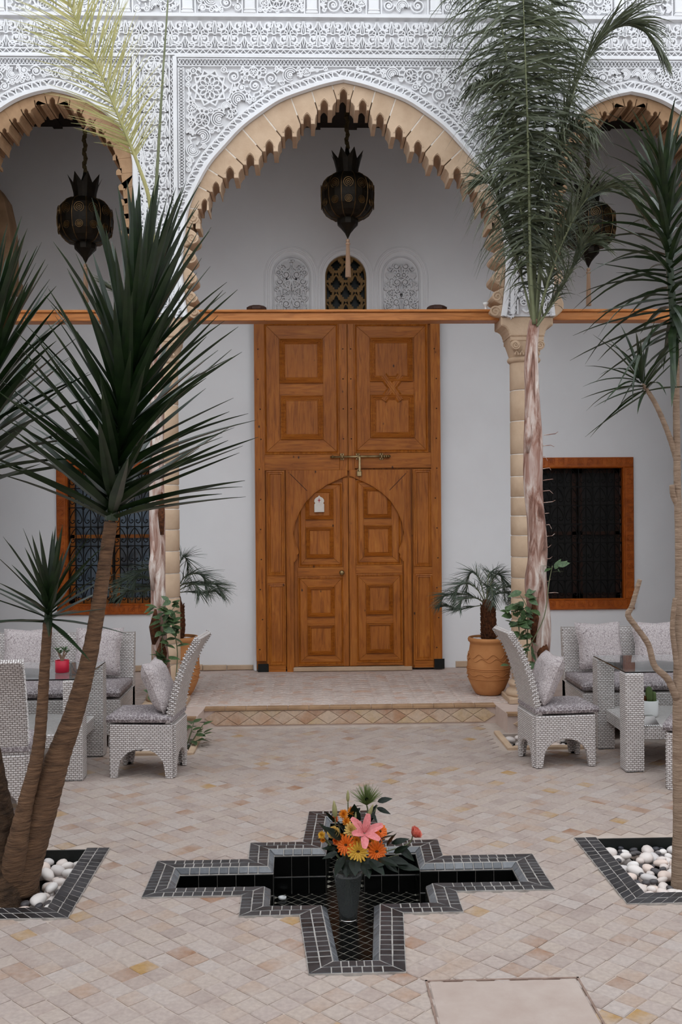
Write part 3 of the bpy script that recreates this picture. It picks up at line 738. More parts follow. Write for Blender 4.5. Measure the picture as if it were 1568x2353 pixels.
# ================================================================== THE GREAT DOOR
YD = 11.30
def dx_(px): return at(px, 1176, YD).x
def dz_(py): return at(800, py, YD).z
door = root('door_1', 'tall orange-brown panelled wooden double door with a small arched double door in its lower half')
def rc(x0, y0, x1, y1):   # a rectangle read off the photo, in metres on the door
    return dx_(x0), dx_(x1), dz_(y1), dz_(y0)
def ringframe(mb, r, steps, y):
    # mitred moulding: steps of (inset, proud)
    x0, x1, z0, z1 = r; rings = []
    for d, p in steps: rings.append([(x0+d, y-p, z0+d), (x1-d, y-p, z0+d), (x1-d, y-p, z1-d), (x0+d, y-p, z1-d)])
    return mb.loops(rings, False, False)
def plate(r, y, name, mat, parent, th=.012, bev=.003):
    return MB().bbox(r[0], r[1], y-th, y, r[2], r[3], bev).build(name, mat, parent)
MOULD = [(0, 0), (.003, .022), (.014, .030), (.019, .018), (.030, .025), (.035, .012), (.046, .018), (.053, .003), (.060, .006), (.066, -.006)]
def square(r, y, parent, k=1.):
    f = MB(); ringframe(f, r, [(d*k, p*.85) for d, p in MOULD], y); o = f.build('panel_moulding', 'wood_h', parent)
    d = .064*k; plate((r[0]+d, r[1]-d, r[2]+d, r[3]-d), y+.006, 'panel_field', 'wood_v', parent, .006, .001)
def bigpanel(r, y, parent, hole):
    # flat mitred boards inside a bead; hole = bounding rectangle of the squares
    f = MB(); ringframe(f, r, [(-.004, 0), (0, .012), (.010, .014), (.016, .004), (.024, .010), (.030, -.004)], y); f.build('panel_bead', 'wood_v', parent)
    x0, x1, z0, z1 = r[0]+.028, r[1]-.028, r[2]+.028, r[3]-.028; a0, a1, c0, c1 = hole; g = .0012
    for nm, q in (('wood_h', [(x0+g, z1), (x1-g, z1), (a1-g, c1), (a0+g, c1)]), ('wood_h', [(a0+g, c0), (a1-g, c0), (x1-g, z0), (x0+g, z0)]), ('wood_v', [(x0, z0+g), (x0, z1-g), (a0, c1-g), (a0, c0+g)][::-1]), ('wood_v', [(x1, z1-g), (x1, z0+g), (a1, c0+g), (a1, c1-g)][::-1])):
        MB().prism(q, y-.004, y+.02, bev=.0015).build('mitred_board', nm, parent)
    plate((a0, a1, c0, c1), y+.007, 'middle_board', 'wood_h', parent, .004, .001)
seam = dx_(801)
backs = MB().box(dx_(588), dx_(1013), YD+.03, YD+.075, ZG+.02, 4.22).build('door_backing', 'wood_v', door)
for s_, nm in ((-1, 'left'), (1, 'right')):
    # outer leaf frame boards
    xs = (dx_(587), seam-.003) if s_ < 0 else (seam+.003, dx_(1014))
    leaf = MB().box(xs[0] if s_ < 0 else xs[1]-.11, xs[0]+.11 if s_ < 0 else xs[1], YD-.012, YD+.03, ZG+.12, 4.22).build('door_leaf', 'wood_v', door)
    inn = (xs[0]+.11, xs[1]) if s_ < 0 else (xs[0], xs[1]-.11)
    big = rc(609, 742, 781, 1043) if s_ < 0 else rc(817, 744, 986, 1040)
    # stile along the seam and rails
    st = (big[1]+.003, xs[1]) if s_ < 0 else (xs[0], big[0]-.003)
    MB().bbox(st[0], st[1], YD-.008, YD+.03, dz_(1082), 4.22, .003).build('seam_stile', 'wood_v', leaf)
    MB().bbox(inn[0], inn[1], YD-.006, YD+.03, big[3]+.002, 4.22, .003).build('top_rail', 'wood_h', leaf)
    if s_ < 0: MB().bbox(inn[0], st[0]-.001, YD-.010, YD+.03, dz_(1080), big[2]-.004, .003).build('middle_rail', 'wood_h', leaf)
    else: MB().bbox(st[1]+.001, inn[1], YD-.010, YD+.03, dz_(1076), big[2]-.004, .003).build('middle_rail', 'wood_h', leaf)
    sq = [rc(645, 778, 745, 880), rc(647, 908, 745, 1010)] if s_ < 0 else [rc(853, 776, 952, 877), rc(853.5, 907, 954, 1007)]
    hole = (min(q[0] for q in sq), max(q[1] for q in sq), sq[1][2], sq[0][3])
    bigpanel(big, YD+.002, leaf, hole)
    for q in sq: square(q, YD-.001, leaf)
    if s_ > 0:    # crossing straps between the two squares
        xm = (hole[0]+hole[1])/2; z0, z1 = sq[1][3], sq[0][2]; zm = (z0+z1)/2
        for e in (-1, 1):
            f = MB(); f.ribbon([(xm-e*.100, z1+.066), (xm+e*.100, z0-.066)], .058, YD-.002, .016+.002*e); f.ribbon([(xm-e*.100, z1+.066), (xm+e*.100, z0-.066)], .020, YD-.016, .007+.002*e)
            f.build('crossed_strap', 'wood_v', leaf)
    # side column with two tall narrow panels
    na = [rc(613.5, 1081, 654.5, 1321), rc(614, 1339, 655.5, 1526)] if s_ < 0 else [rc(951, 1079, 993, 1303), rc(953.5, 1321, 994.5, 1519)]
    for q in na:
        f = MB(); ringframe(f, q, [(-.004, 0), (0, .012), (.012, .015), (.020, .006), (.034, .010), (.044, -.008)], YD); f.build('panel_moulding', 'wood_v', leaf)
        plate((q[0]+.04, q[1]-.04, q[2]+.04, q[3]-.04), YD+.0045, 'panel_field', 'wood_v', leaf, .006, .001)
    plate((na[0][0]-.002, na[0][1]+.002, na[1][3]+.003, na[0][2]-.003), YD+.002, 'cross_rail', 'wood_h', leaf, .008)
    plate((na[0][0]-.002, na[0][1]+.002, dz_(1543) if s_ < 0 else dz_(1536), na[1][2]-.003), YD+.002, 'foot_rail', 'wood_h', leaf, .008)
    plate((na[0][0]-.012, na[0][1]+.012, ZG+.05, dz_(1078)), YD+.02, 'side_boards', 'wood_v', leaf, .018)
    # arched surround of the small door
    C6 = lambda x, y: (dx_(570+x/3.336), dz_(1060+y/3.336))
    ar = [(764, 106), (735, 118), (690, 138), (600, 180), (510, 240), (440, 310), (390, 390), (357, 470), (343, 550), (356, 620), (380, 672), (386, 698), (372, 714), (376, 734), (350, 768), (350, 1610)]
    top, out_ = 66, 292
    poly = [C6(x, y) for x, y in ar]+[C6(out_, 1610), C6(out_, top), C6(764, top)]
    if s_ > 0: poly = [(2*seam-a, b) for a, b in poly]
    # two mitred boards above, one upright beside
    o = MB().prism(poly[::-1] if s_ > 0 else poly, YD-.026, YD+.012, bev=.003).build('arch_surround', 'wood_v', leaf)
    k = MB(); k.ribbon([(seam+s_*(seam-C6(315, 0)[0]) if s_ > 0 else C6(315, 0)[0], dz_(1085)), (seam+s_*(seam-C6(455, 0)[0]) if s_ > 0 else C6(455, 0)[0], C6(0, 225)[1])], .004, YD-.026, .0015); k.build('mitre_line', 'dark_wood', o)
    e = MB()
    for xx in (302, 322): e.ribbon([((C6(xx, 0)[0]) if s_ < 0 else 2*seam-C6(xx, 0)[0], ZG+.03), ((C6(xx, 0)[0]) if s_ < 0 else 2*seam-C6(xx, 0)[0], dz_(1082))], .007, YD-.026, .004)
    e.build('edge_bead', 'wood_v', o)
    arch2 = [C6(x, y) for x, y in ar[:15]]
    if s_ > 0: arch2 = [(2*seam-a, b) for a, b in arch2]
    e = MB(); e.ribbon(arch2, .008, YD-.026, .004); e.build('arch_bead', 'wood_v', o)
    # the small arched leaf
    if s_ < 0: b0, s1, lo, fr = rc(686, 1109, 787.5, 1302), [rc(702, 1123, 766.5, 1193.5), rc(703, 1210, 766.5, 1282.5)], [rc(705, 1346, 768, 1417), rc(705, 1434, 768, 1505)], rc(683, 1324, 789, 1526)
    else: b0, s1, lo, fr = rc(818, 1103, 922, 1298), [rc(836, 1120, 900, 1191), rc(837, 1207, 901, 1279)], [rc(840, 1342, 902, 1413), rc(840, 1430, 903, 1502)], rc(817, 1319, 924, 1523)
    sm = MB().box(seam-.62 if s_ < 0 else seam+.003, seam-.003 if s_ < 0 else seam+.62, YD+.012, YD+.03, ZG+.05, 2.38).build('small_leaf', 'wood_v', door)
    bigpanel(b0, YD+.008, sm, (s1[0][0], s1[0][1], s1[1][2], s1[0][3])); bigpanel(fr, YD+.008, sm, (lo[0][0], lo[0][1], lo[1][2], lo[0][3]))
    for q in s1+lo: square(q, YD+.006, sm, .72)
    a, b_ = (b0[1]+.003, seam-.004) if s_ < 0 else (seam+.004, b0[0]-.003)
    MB().bbox(a, b_, YD-.006, YD+.02, ZG+.05, 2.36, .003).build('seam_stile', 'wood_v', sm)
    plate((fr[0], fr[1], fr[3]+.004, b0[2]-.004), YD+.008, 'lock_rail', 'wood_h', sm, .012); plate((fr[0], fr[1], ZG+.055, fr[2]-.004), YD+.008, 'foot_rail', 'wood_h', sm, .012)
    ft = rc(590.5, 1523, 615, 1547) if s_ < 0 else rc(996, 1516, 1019, 1539)
    plate((ft[0], ft[1], ft[2], ft[3]), YD-.004, 'foot_shoe', 'black_paint', leaf, .012)
    nl = MB()
    for q in range(11):
        z = .42+q*.34; x = (xs[0]+.055 if s_ < 0 else xs[1]-.055)+random.uniform(-.02, .02); x2 = (st[0]+st[1])/2
        for X, yy in ((x, YD-.012), (x2, YD-.008)):
            if X == x2 and z < 2.65: continue
            nl.lathe([(.008, 0), (.006, .004), (.002, .006)], 8, (0, 0, 0)); nn = len(nl.v)-24; nl.v[nn:] = [(X+p[0], yy-p[2], z+p[1]) for p in nl.v[nn:]]
    nl.build('nail_heads', 'dark_wood', leaf)
# bolt, hasp, padlock, knob, plaque
zb = dz_(1050)
bolt = MB(); bolt.tube([(dx_(760), YD-.042, zb-.003), (dx_(898), YD-.042, zb+.004)], .0135, 12)
for x in (766, 884, 889, 894): bolt.tube([(dx_(x)-.006, YD-.042, zb), (dx_(x)+.006, YD-.042, zb)], .020, 12)
bolt = bolt.build('bolt', 'brass', door, True)
for x in (787.5, 823.5, 877.5):
    b = MB(); b.bbox(dx_(x)-.022, dx_(x)+.022, YD-.022, YD-.008, zb-.036, zb+.040, .004); b.tube([(dx_(x), YD-.042, zb-.026), (dx_(x), YD-.060, zb-.01), (dx_(x), YD-.060, zb+.012), (dx_(x), YD-.042, zb+.028)], .008, 8); b.build('bolt_bracket', 'brass', bolt)
hx = dx_(827); h = MB().bbox(hx-.012, hx+.014, YD-.062, YD-.05, dz_(1088), zb+.005, .004); h.build('hasp', 'brass', bolt)
pk = MB().bbox(dx_(826)-.028, dx_(826)+.028, YD-.066, YD-.034, dz_(1095), dz_(1083), .006); pk.tube([(dx_(826)-.016, YD-.05, dz_(1084)), (dx_(826)-.014, YD-.05, dz_(1079)), (dx_(826)+.014, YD-.05, dz_(1079)), (dx_(826)+.016, YD-.05, dz_(1084))], .006, 8); pk.build('padlock', 'brass', bolt)
kn = MB().lathe([(.034, 0), (.032, .006), (.014, .012), (.012, .030), (.026, .044), (.030, .058), (.022, .070), (.006, .073)], 20); kn.v = [(dx_(784.5)+p[0], YD+.006-p[2], dz_(1315.5)+p[1]) for p in kn.v]; kn.build('door_knob', 'brass', door, True)
cc = MB(); P6 = lambda x, y: (dx_(570+x/3.336), dz_(1060+y/3.336))
hp = [(547, 260), (538, 270), (520, 280), (510, 294), (509, 308), (516, 320), (509, 328), (509, 388)]
poly = [P6(x, y) for x, y in hp]+[P6(1094-x, y) for x, y in hp[::-1]][:-1]
plq = cc.prism(poly[::-1], YD-.036, YD-.002, bev=.002).build('door_plaque', 'plaque', door)
sx, sz = P6(547, 298); st4 = []
for k in range(8):
    a = k*PI/4+PI/2; r = (.034 if k in (0, 4) else .022) if k % 2 == 0 else .007; st4.append((sx+r*math.cos(a), sz+r*math.sin(a)))
MB().prism(st4, YD-.0385, YD-.036).build('plaque_star', 'red_pot', plq)
sill = struct(MB().bbox(dx_(672), dx_(944), YD-.05, YD+.08, ZG, ZG+.045, .006).build('trim_6', 'sandstone'), 'worn stone threshold under the small arched door')
# white jamb strips of the wall beside the door
jm = root('trim_7', 'plastered jamb round the great door')
for a, b in ((dx_(581), dx_(587)-.001), (dx_(1014)+.001, dx_(1019))): MB().box(a, b, YD+.06, YW, ZG, 4.3).build('jamb_strip', 'plaster', jm)

# ================================================================== BARRED WINDOWS
heart = MB()
def tb2(pts, r=.0055): heart.tube([(a, 0, b) for a, b in pts], r, 5, False)
for s_ in (-1, 1):
    tb2([(v.x, v.y) for v in spline([(0, .095, 0), (s_*.035, .055, 0), (s_*.066, -.005, 0), (s_*.066, -.045, 0), (s_*.042, -.066, 0), (s_*.018, -.050, 0), (s_*.022, -.030, 0), (s_*.038, -.034, 0)], 3)])
    tb2([(s_*.082, .085), (s_*.070, .098)], .008)
heart.tube([(0, 0, -.105), (0, 0, .105)], .006, 5, False)
heart = heart.mesh('grille_scroll', 'iron', True)
def window(nm, r, label, glass):
    x0, x1, z0, z1 = r; w = root(nm, label); fw = .118
    for q, mt in (((x0, x1, z1-fw, z1), 'h'), ((x0, x1, z0, z0+fw), 'h'), ((x0, x0+fw, z0+fw, z1-fw), 'v'), ((x1-fw, x1, z0+fw, z1-fw), 'v')):
        f = MB().bbox(q[0], q[1], YS-.035, YS+.10, q[2], q[3], .008).build('window_frame', 'window_wood', w)
        # carved square motifs along the board
        L = (q[1]-q[0]) if mt == 'h' else (q[3]-q[2]); n = int(L/.105); mb = MB(); y = YS-.036
        for k in range(n):
            c = (q[0]+(k+.5)*L/n, (q[2]+q[3])/2+.012) if mt == 'h' else ((q[0]+q[1])/2+(.012 if q[0] > (x0+x1)/2 else -.012), q[2]+(k+.5)*L/n)
            s2 = .034
            mb.ribbon([(c[0]-s2, c[1]-s2), (c[0]+s2, c[1]-s2), (c[0]+s2, c[1]+s2), (c[0]-s2, c[1]+s2)], .005, y, .004, True)
            p_ = k % 3
            if p_ == 0: mb.ribbon([(c[0], c[1]-s2), (c[0]+s2, c[1]), (c[0], c[1]+s2), (c[0]-s2, c[1])], .007, y, .005, True)
            elif p_ == 1:
                mb.ribbon([(c[0]-s2, c[1]-s2), (c[0]+s2, c[1]+s2)], .007, y, .005); mb.ribbon([(c[0]-s2*.9, c[1]-s2*.1), (c[0]+s2*.1, c[1]+s2*.9)], .006, y, .005); mb.ribbon([(c[0]-s2*.1, c[1]-s2*.9), (c[0]+s2*.9, c[1]+s2*.1)], .006, y, .005)
            else:
                mb.ribbon([(c[0]-s2, c[1]+s2), (c[0]+s2, c[1]-s2)], .007, y, .005); mb.ribbon(circ(c[0], c[1], s2*.5, 10), .006, y, .005, True)
        mb.build('carved_ornament', 'window_wood', f)
    ir = (x0+fw, x1-fw, z0+fw, z1-fw); fi = MB(); ringframe(fi, (ir[0]-.012, ir[1]+.012, ir[2]-.012, ir[3]+.012), [(0, .038), (.008, .044), (.016, .036), (.022, 0)], YS); fi.build('frame_lip', 'window_wood', w)
    # leaves behind the bars
    cx = (ir[0]+ir[1])/2
    for a, b in ((ir[0], cx-.012), (cx+.012, ir[1])):
        MB().quad((a, YS+.165, ir[2]), (b, YS+.165, ir[2]), (b, YS+.165, ir[3]), (a, YS+.165, ir[3])).build('window_pane', glass, w)
        cs = MB()
        for u0, u1, v0, v1 in ((a, a+.05, ir[2], ir[3]), (b-.05, b, ir[2], ir[3]), (a, b, ir[2], ir[2]+.06), (a, b, ir[3]-.06, ir[3]), (a, b, (ir[2]+ir[3])/2-.02, (ir[2]+ir[3])/2+.02)): cs.box(u0, u1, YS+.135, YS+.163, v0, v1)
        cs.build('casement', 'wood_v' if nm == 'window_1' else 'dark_wood', w)
    nx, nz = 6, 7; sx, sz = (ir[1]-ir[0])/nx, (ir[3]-ir[2])/nz
    for i in range(nx):
        for j in range(nz):
            o = ob('grille_scroll', heart, w, (ir[0]+(i+.5)*sx, YS+.055, ir[2]+(j+.5)*sz)); o.scale = (sx/.17, 1, sz/.21)
    for i in range(nx+1):
        x = ir[0]+i*sx; MB().box(x-.006, x+.006, YS+.05, YS+.062, ir[2], ir[3]).build('grille_bar', 'iron', w)
    for j in range(nz+1):
        z = ir[2]+j*sz; MB().box(ir[0], ir[1], YS+.045, YS+.057, z-.006, z+.006).build('grille_bar', 'iron', w)
window('window_1', WIN[0], 'left barred window with carved orange wooden frame and panes painted with sky reflection', 'window_glass_sky_reflection')
window('window_2', WIN[1], 'right barred window with carved orange wooden frame and dark panes', 'window_dark')

# ------------------------------------------------------------------ arched lattice window over the beam
wn = root('window_3', 'small arched window with ochre wooden lattice above the beam')
cx, hw, zsp, zt = .420, .238, 4.68, 4.93
ah = [(cx+hw*math.cos(a), zsp+(zt-zsp)*math.sin(a)) for a in [PI*i/16 for i in range(17)]]   # right to left
for s_ in (-1, 1):
    half = [p for p in ah if (p[0]-cx)*s_ >= -1e-6]; half = half if s_ < 0 else half[::-1]
    side = CEN[0]-.01 if s_ < 0 else CEN[1]+.01
    poly = half+[(cx+s_*hw, CEN[2]-.01), (side, CEN[2]-.01), (side, CEN[3]+.01), (cx, CEN[3]+.01)]
    MB().prism(poly if s_ < 0 else poly, YS-.004, YS+.14).build('reveal', 'plaster', wn)
MB().quad((CEN[0], YS+.15, CEN[2]), (CEN[1], YS+.15, CEN[2]), (CEN[1], YS+.15, CEN[3]), (CEN[0], YS+.15, CEN[3])).build('pane', 'window_glass', wn)
edge = [(cx+hw*.985, CEN[2])]+[(cx+(p[0]-cx)*.985, p[1]-.003) for p in ah]+[(cx-hw*.985, CEN[2])]
mb = MB(); mb.ribbon(edge, .022, YS+.075, .03); mb.build('lattice_rim', 'lattice_wood', wn)
# lattice: staggered rows of pointed-arch bars with stepped feet, as in a screen of keyhole shapes
mb = MB(); kh = [(0, .085), (.010, .076), (.018, .062), (.027, .031), (.042, .031), (.042, .012), (.060, .012), (.060, -.022), (.042, -.022), (.042, -.045), (.022, -.045), (.022, -.068)]
kh = kh+[(0, -.068)]+[(-a, b) for a, b in kh[:0:-1]]
for j in range(-1, 9):
    for i in range(-2, 3):
        x = cx+(i+(.5 if j % 2 == 0 else 0))*.22; z = 4.17+j*.11
        if not (abs(x-cx) < .36 and z < 5.02): continue
        rings = [[], [], []]
        for a_, b_ in kh:
            s2 = .1099/(abs(a_)+abs(b_)); rings[0].append((x+a_*s2, YS+.052, z+b_*s2)); rings[1].append((x+a_, YS+.052, z+b_)); rings[2].append((x+a_, YS+.085, z+b_))
        mb.loops(rings)
mb.build('lattice', 'lattice_wood', wn)
# blind carved panels either side, and the shallow arched mouldings round all three
def archline(cx, hw, z0, zs, rise): return [(cx+hw, z0)]+[(cx+hw*math.cos(a), zs+rise*math.sin(a)) for a in [PI*i/18 for i in range(19)]]+[(cx-hw, z0)]
tr = root('trim_8', 'white arched stucco mouldings round the three panels above the beam')
for c_, e in ((cx, .0), (-.205, 0), (1.056, 0)):
    mb = MB()
    for k, (h2, w_) in enumerate(((.285, .016), (.325, .012))): mb.ribbon(archline(c_, h2*(1 if c_ == cx else .94), 4.15, zsp, .25+(h2-.238)), w_, YS, .012)
    mb.build('arched_moulding', 'plaster', tr)
HRs, YFs = HR, YF
for c_, lb in ((-.205, 'left'), (1.056, 'right')):
    YF = YS; HR = .028
    mb = MB(); mb.ribbon(archline(c_, .212, 4.15, zsp+.01, .215), .014, YS, .014)
    okf = lambda x, z, r: ((abs(x-c_)+r)/.20)**2+(max(0, z+r-zsp)/.20)**2 < 1 and abs(x-c_)+r < .20 and z > 4.18
    half = MB(); arabesque(half, lambda x, z, r: x < c_-.5*r-.004 and okf(x, z, r), (c_-.2, c_, 4.15, 4.95), .048, .017, 2600, w=.012)
    mb.v += half.v; n = len(mb.v)-len(half.v); mb.f += [tuple(n+i for i in f) for f in half.f]
    n = len(mb.v); mb.v += [(2*c_-p[0], p[1], p[2]) for p in half.v]; mb.f += [tuple(n+i for i in f)[::-1] for f in half.f]
    for z in (4.25, 4.45, 4.65): spindle(mb, c_, z, z+.16, .02, .012)
    mb.build('carved_blind_panel', 'stucco', tr)
YF, HR = YFs, HRs

# ================================================================== FOUNTAIN
fo = thing('fountain_basin', 'sunken cross-shaped fountain basin edged with small black tiles', 'fountain', (FX, FY, 0))
Fl = [(x-FX, y-FY) for x, y in FOUT]
l0, l1, l2, l3 = Fl, inset(Fl, .0575), inset(Fl, .115), inset(Fl, .146)
lift = lambda L, z: [Vector((p[0], p[1], z)) for p in L]
def tilestrip(A, B, width, name, mat, parent, th=.012, gap=.0034):
    # tiles between two parallel closed outlines
    k = len(A)
    for i in range(k):
        a0, a1, b0, b1 = A[i], A[(i+1) % k], B[i], B[(i+1) % k]; L = (a1-a0).length; n = max(1, round(L/width)); e = (a1-a0)/L
        s0, s1 = (b0-a0).dot(e), (b1-a0).dot(e); off = (b0-a0)-e*s0; lo, hi = max(0, s0), min(L, s1)
        xs = [lo+(hi-lo)*(j/n) for j in range(n+1)] if hi > lo else [0, L]
        if n > 2 and s0 > .02: xs = [None]+xs[1:]
        AA = [a0]+[a0+e*x for x in xs[1:-1]]+[a1]; BB = [b0]+[a0+e*x+off for x in xs[1:-1]]+[b1]
        for j in range(len(AA)-1):
            P = [AA[j], AA[j+1], BB[j+1], BB[j]]
            c = sum(P, Vector())/4; nrm = (P[1]-P[0]).cross(P[3]-P[0])
            if nrm.length < 1e-8: continue
            nrm.normalize()
            if nrm.z < -.05 or (abs(nrm.z) <= .05 and not inside((c.x+nrm.x*.03, c.y+nrm.y*.03), l3)): nrm = -nrm; P = P[::-1]
            G = [p+(c-p).normalized()*gap for p in P]; T = [p+(c-p).normalized()*(gap+.0035)+nrm*.0025 for p in P]
            mb = MB(); mb.loops([[g-nrm*th for g in G], G, T], False, True); mb.v = [tuple(Vector(v)-c) for v in mb.v]
            mb.build(name, mat, parent, loc=c+nrm*random.uniform(0, .0016))
Z0 = .006
base = MB(); base.loops([lift(l0, -.05), lift(l0, Z0+.0012), lift(l2, Z0+.0012), lift(l3, -.026), lift(l3, -.26)], False, False); base.build('basin_bed', 'black_grout', fo)
tilestrip(lift(l0, Z0), lift(l1, Z0), .056, 'rim_tile', 'black_tile', fo); tilestrip(lift(l1, Z0), lift(l2, Z0), .056, 'rim_tile', 'black_tile', fo)
tilestrip(lift(l2, Z0), lift(l3, -.022), .06, 'edge_tile', 'edge_tile', fo)
tilestrip(lift(l3, -.026), lift(l3, -.145), .105, 'wall_tile', 'pool_tile', fo, .008, .0012); tilestrip(lift(l3, -.147), lift(l3, -.25), .105, 'wall_tile', 'pool_tile', fo, .008, .0012)
MB().loops([lift(l3, -.2466)], True, False).build('pool_bed', 'pool_grout', fo)
PT = .0555; ptile = tilemesh(.0042, PT, PT, .008, .001).mesh('pool_tile', 'pool_tile'); l4 = inset(Fl, .135)
r45 = math.radians(45); cnt = 0
for i in range(-45, 46):
    for j in range(-45, 46):
        x, y = (i-j)*PT*math.cos(r45), (i+j)*PT*math.cos(r45)
        if inside((x, y), l4):
            ob('pool_tile', ptile, fo, mat=Matrix.Translation((x, y, -.2450)) @ Matrix.Rotation(r45, 4, 'Z')); cnt += 1
p = flo(649, 2066, -.2445)
MB().lathe([(.022, 0), (.024, .012), (.0165, .013), (.015, .004)], 20).build('drain_ring', 'white_ceramic', fo, True, loc=(p.x-FX, p.y-FY, -.2435))
w_ = MB().tube([(p.x-FX-.10, p.y-FY+.42, -.22), (p.x-FX-.07, p.y-FY+.44, -.20), (p.x-FX-.03, p.y-FY+.46, -.20)], .004, 6)

# ================================================================== PLANTERS WITH PEBBLES
def planter(nm, label, P, inner_side):
    x0, x1, y0, y1 = P; t = thing('planter_bed', label, 'planter', ((x0+x1)/2, (y0+y1)/2, 0)); ox, oy = (x0+x1)/2, (y0+y1)/2; wd = .136; n2 = wd/2
    xe = x1 if inner_side > 0 else x0; s_ = -inner_side   # rim runs along the front and the inner side
    def quadrow(a0, a1, b0, b1, wdt, nm_='rim_tile'):
        L = (Vector(a1)-Vector(a0)).length; n = max(1, round(L/wdt))
        for j in range(n):
            Q = [Vector(a0).lerp(Vector(a1), j/n), Vector(a0).lerp(Vector(a1), (j+1)/n), Vector(b0).lerp(Vector(b1), (j+1)/n), Vector(b0).lerp(Vector(b1), j/n)]
            c = sum(Q, Vector((0, 0)))/4
            A2 = sum(Q[i-1].x*Q[i].y-Q[i].x*Q[i-1].y for i in range(4))
            if A2 < 0: Q = Q[::-1]
            G = [q+(c-q).normalized()*.0022 for q in Q]; T = [q+(c-q).normalized()*.005 for q in Q]
            mb = MB(); mb.loops([[(q.x-c.x, q.y-c.y, -.016) for q in G], [(q.x-c.x, q.y-c.y, -.002) for q in G], [(q.x-c.x, q.y-c.y, 0) for q in T]], False, True)
            mb.build(nm_, 'black_tile', t, loc=(c.x-ox, c.y-oy, .007+random.uniform(-.001, .001)))
    for k in (0, 1):
        d0, d1 = k*n2, (k+1)*n2
        quadrow((xe+s_*d0, y0+d0), (xe+s_*d0, y1), (xe+s_*d1, y0+d1), (xe+s_*d1, y1), .062)
        far = x0 if inner_side > 0 else x1
        quadrow((far, y0+d0), (xe+s_*d0, y0+d0), (far, y0+d1), (xe+s_*d1, y0+d1), .058)
    b = MB(); xi = xe+s_*wd; far = x0 if inner_side > 0 else x1; xa, xb = min(xi, far), max(xi, far)
    xo0, xo1 = (xa, xe) if inner_side > 0 else (xe, xb)
    b.box(min(xe, xi), max(xe, xi), y0, y1, -.20, .0058); b.box(xa, xb, y0, y0+wd, -.20, .0058)
    b.build('kerb', 'black_grout', t); b.v = None
    t2 = MB(); t2.box(xa, xb, y1-.012, y1+.004, -.2, -.004); t2.build('back_wall', 'black_paint', t)
    MB().box(xa, xb, y0+wd, y1, -.22, -.15).build('soil_bed', 'soil', t)
    for q in t.children:
        if q.name.split('.')[0] in ('kerb', 'back_wall', 'soil_bed'): q.data.transform(Matrix.Translation((-ox, -oy, 0)))
    return xa, xb, y0+wd, y1
def pebmesh(seed, mat):
    rnd = random.Random(seed); n, k = 12, 7; mb = MB(); ph_ = [rnd.uniform(0, 6.28) for _ in range(3)]; e = rnd.uniform(2., 2.7)
    rings = []
    for i in range(k):
        th = PI*(i+.35)/(k-.3); s_, c_ = math.sin(th), math.cos(th)
        rings.append([((s_*(1+.07*math.sin(2*a+ph_[0])+.05*math.sin(3*a+ph_[1])))*math.cos(a), (s_*(.76+.06*math.sin(a+ph_[2])))*math.sin(a), math.copysign(abs(c_)**.9, c_)*.56) for a in [2*PI*j/n for j in range(n)]])
    return mb.loops(rings, True, True).mesh('pebble', mat, True)
PEBW = [pebmesh(i, 'pebble_white') for i in range(7)]; PEBD = [pebmesh(20+i, 'pebble_dark') for i in range(4)]
def pebbles(region, zb, n, wl, dl, gw, gd, rmin=.028, rmax=.058, vis=None, avoid=None, darkp=.2):
    x0, x1, y0, y1 = region; placed = []
    for q in range(n*30):
        if len(placed) >= n: break
        dk = random.random() < darkp; r = random.uniform(rmin, rmax)*(.62 if dk else 1); x, y = random.uniform(x0+r*.8, x1-r*.8), random.uniform(y0+r*.8, y1-r*.8)
        if vis and not vis(x, y): continue
        if avoid and (x-avoid[0])**2+(y-avoid[1])**2 < (avoid[2]+r)**2: continue
        z = zb+r*.5; ok = True; sup = 0
        for (a, b, c, rr) in placed:
            d = math.hypot(x-a, y-b)
            if d < (r+rr)*.80:
                z = max(z, c+math.sqrt(max(0, ((r+rr)*.80)**2-d*d))*.62); sup += 1
        if z > zb+.10: continue
        placed.append((x, y, z, r))
        o = ob('pebble', random.choice(PEBD if dk else PEBW), None, (x, y, z)); o.scale = (r*random.uniform(.9, 1.2),)+(r*random.uniform(.9, 1.1),)*2; o.rotation_euler = (random.uniform(-.3, .3), random.uniform(-.3, .3), random.uniform(0, 6.28))
        tag(o, dl if dk else wl, 'pebble', gd if dk else gw)
inview = lambda x, y: abs(x-.03*y) < y*.36
ra = planter('planter_bed', 'black-tiled planter bed with pebbles at the foot of the big left yucca', PLL, 1)
rb = planter('planter_bed', 'black-tiled planter bed with pebbles at the foot of the thin right-hand tree', PLR, -1)
pebbles(ra, -.155, 92, 'smooth white pebble in the bed at the foot of the left yucca', 'small dark pebble in the bed at the foot of the left yucca', 'white pebbles in the left planter bed', 'dark pebbles in the left planter bed', vis=inview, avoid=(-1.74, 5.42, .26))
pebbles(rb, -.155, 170, 'smooth white pebble in the bed at the foot of the right tree', 'small dark pebble in the bed at the foot of the right tree', 'white pebbles in the right planter bed', 'dark pebbles in the right planter bed', vis=inview, avoid=(1.98, 5.35, .06))
p = at(1492, 2048, 5.12)
sp = thing('garden_spotlight', 'small grey wedge-shaped spotlight among the pebbles of the right bed', 'spotlight', (p.x, 5.12, -.11), .4)
MB().prism([(-.055, 0), (.055, 0), (.055, .012), (-.055, .05)], -.035, .035, bev=.003).build('housing', 'black_paint', sp); MB().box(-.02, .02, -.01, .01, -.08, 0).build('stake', 'iron', sp)
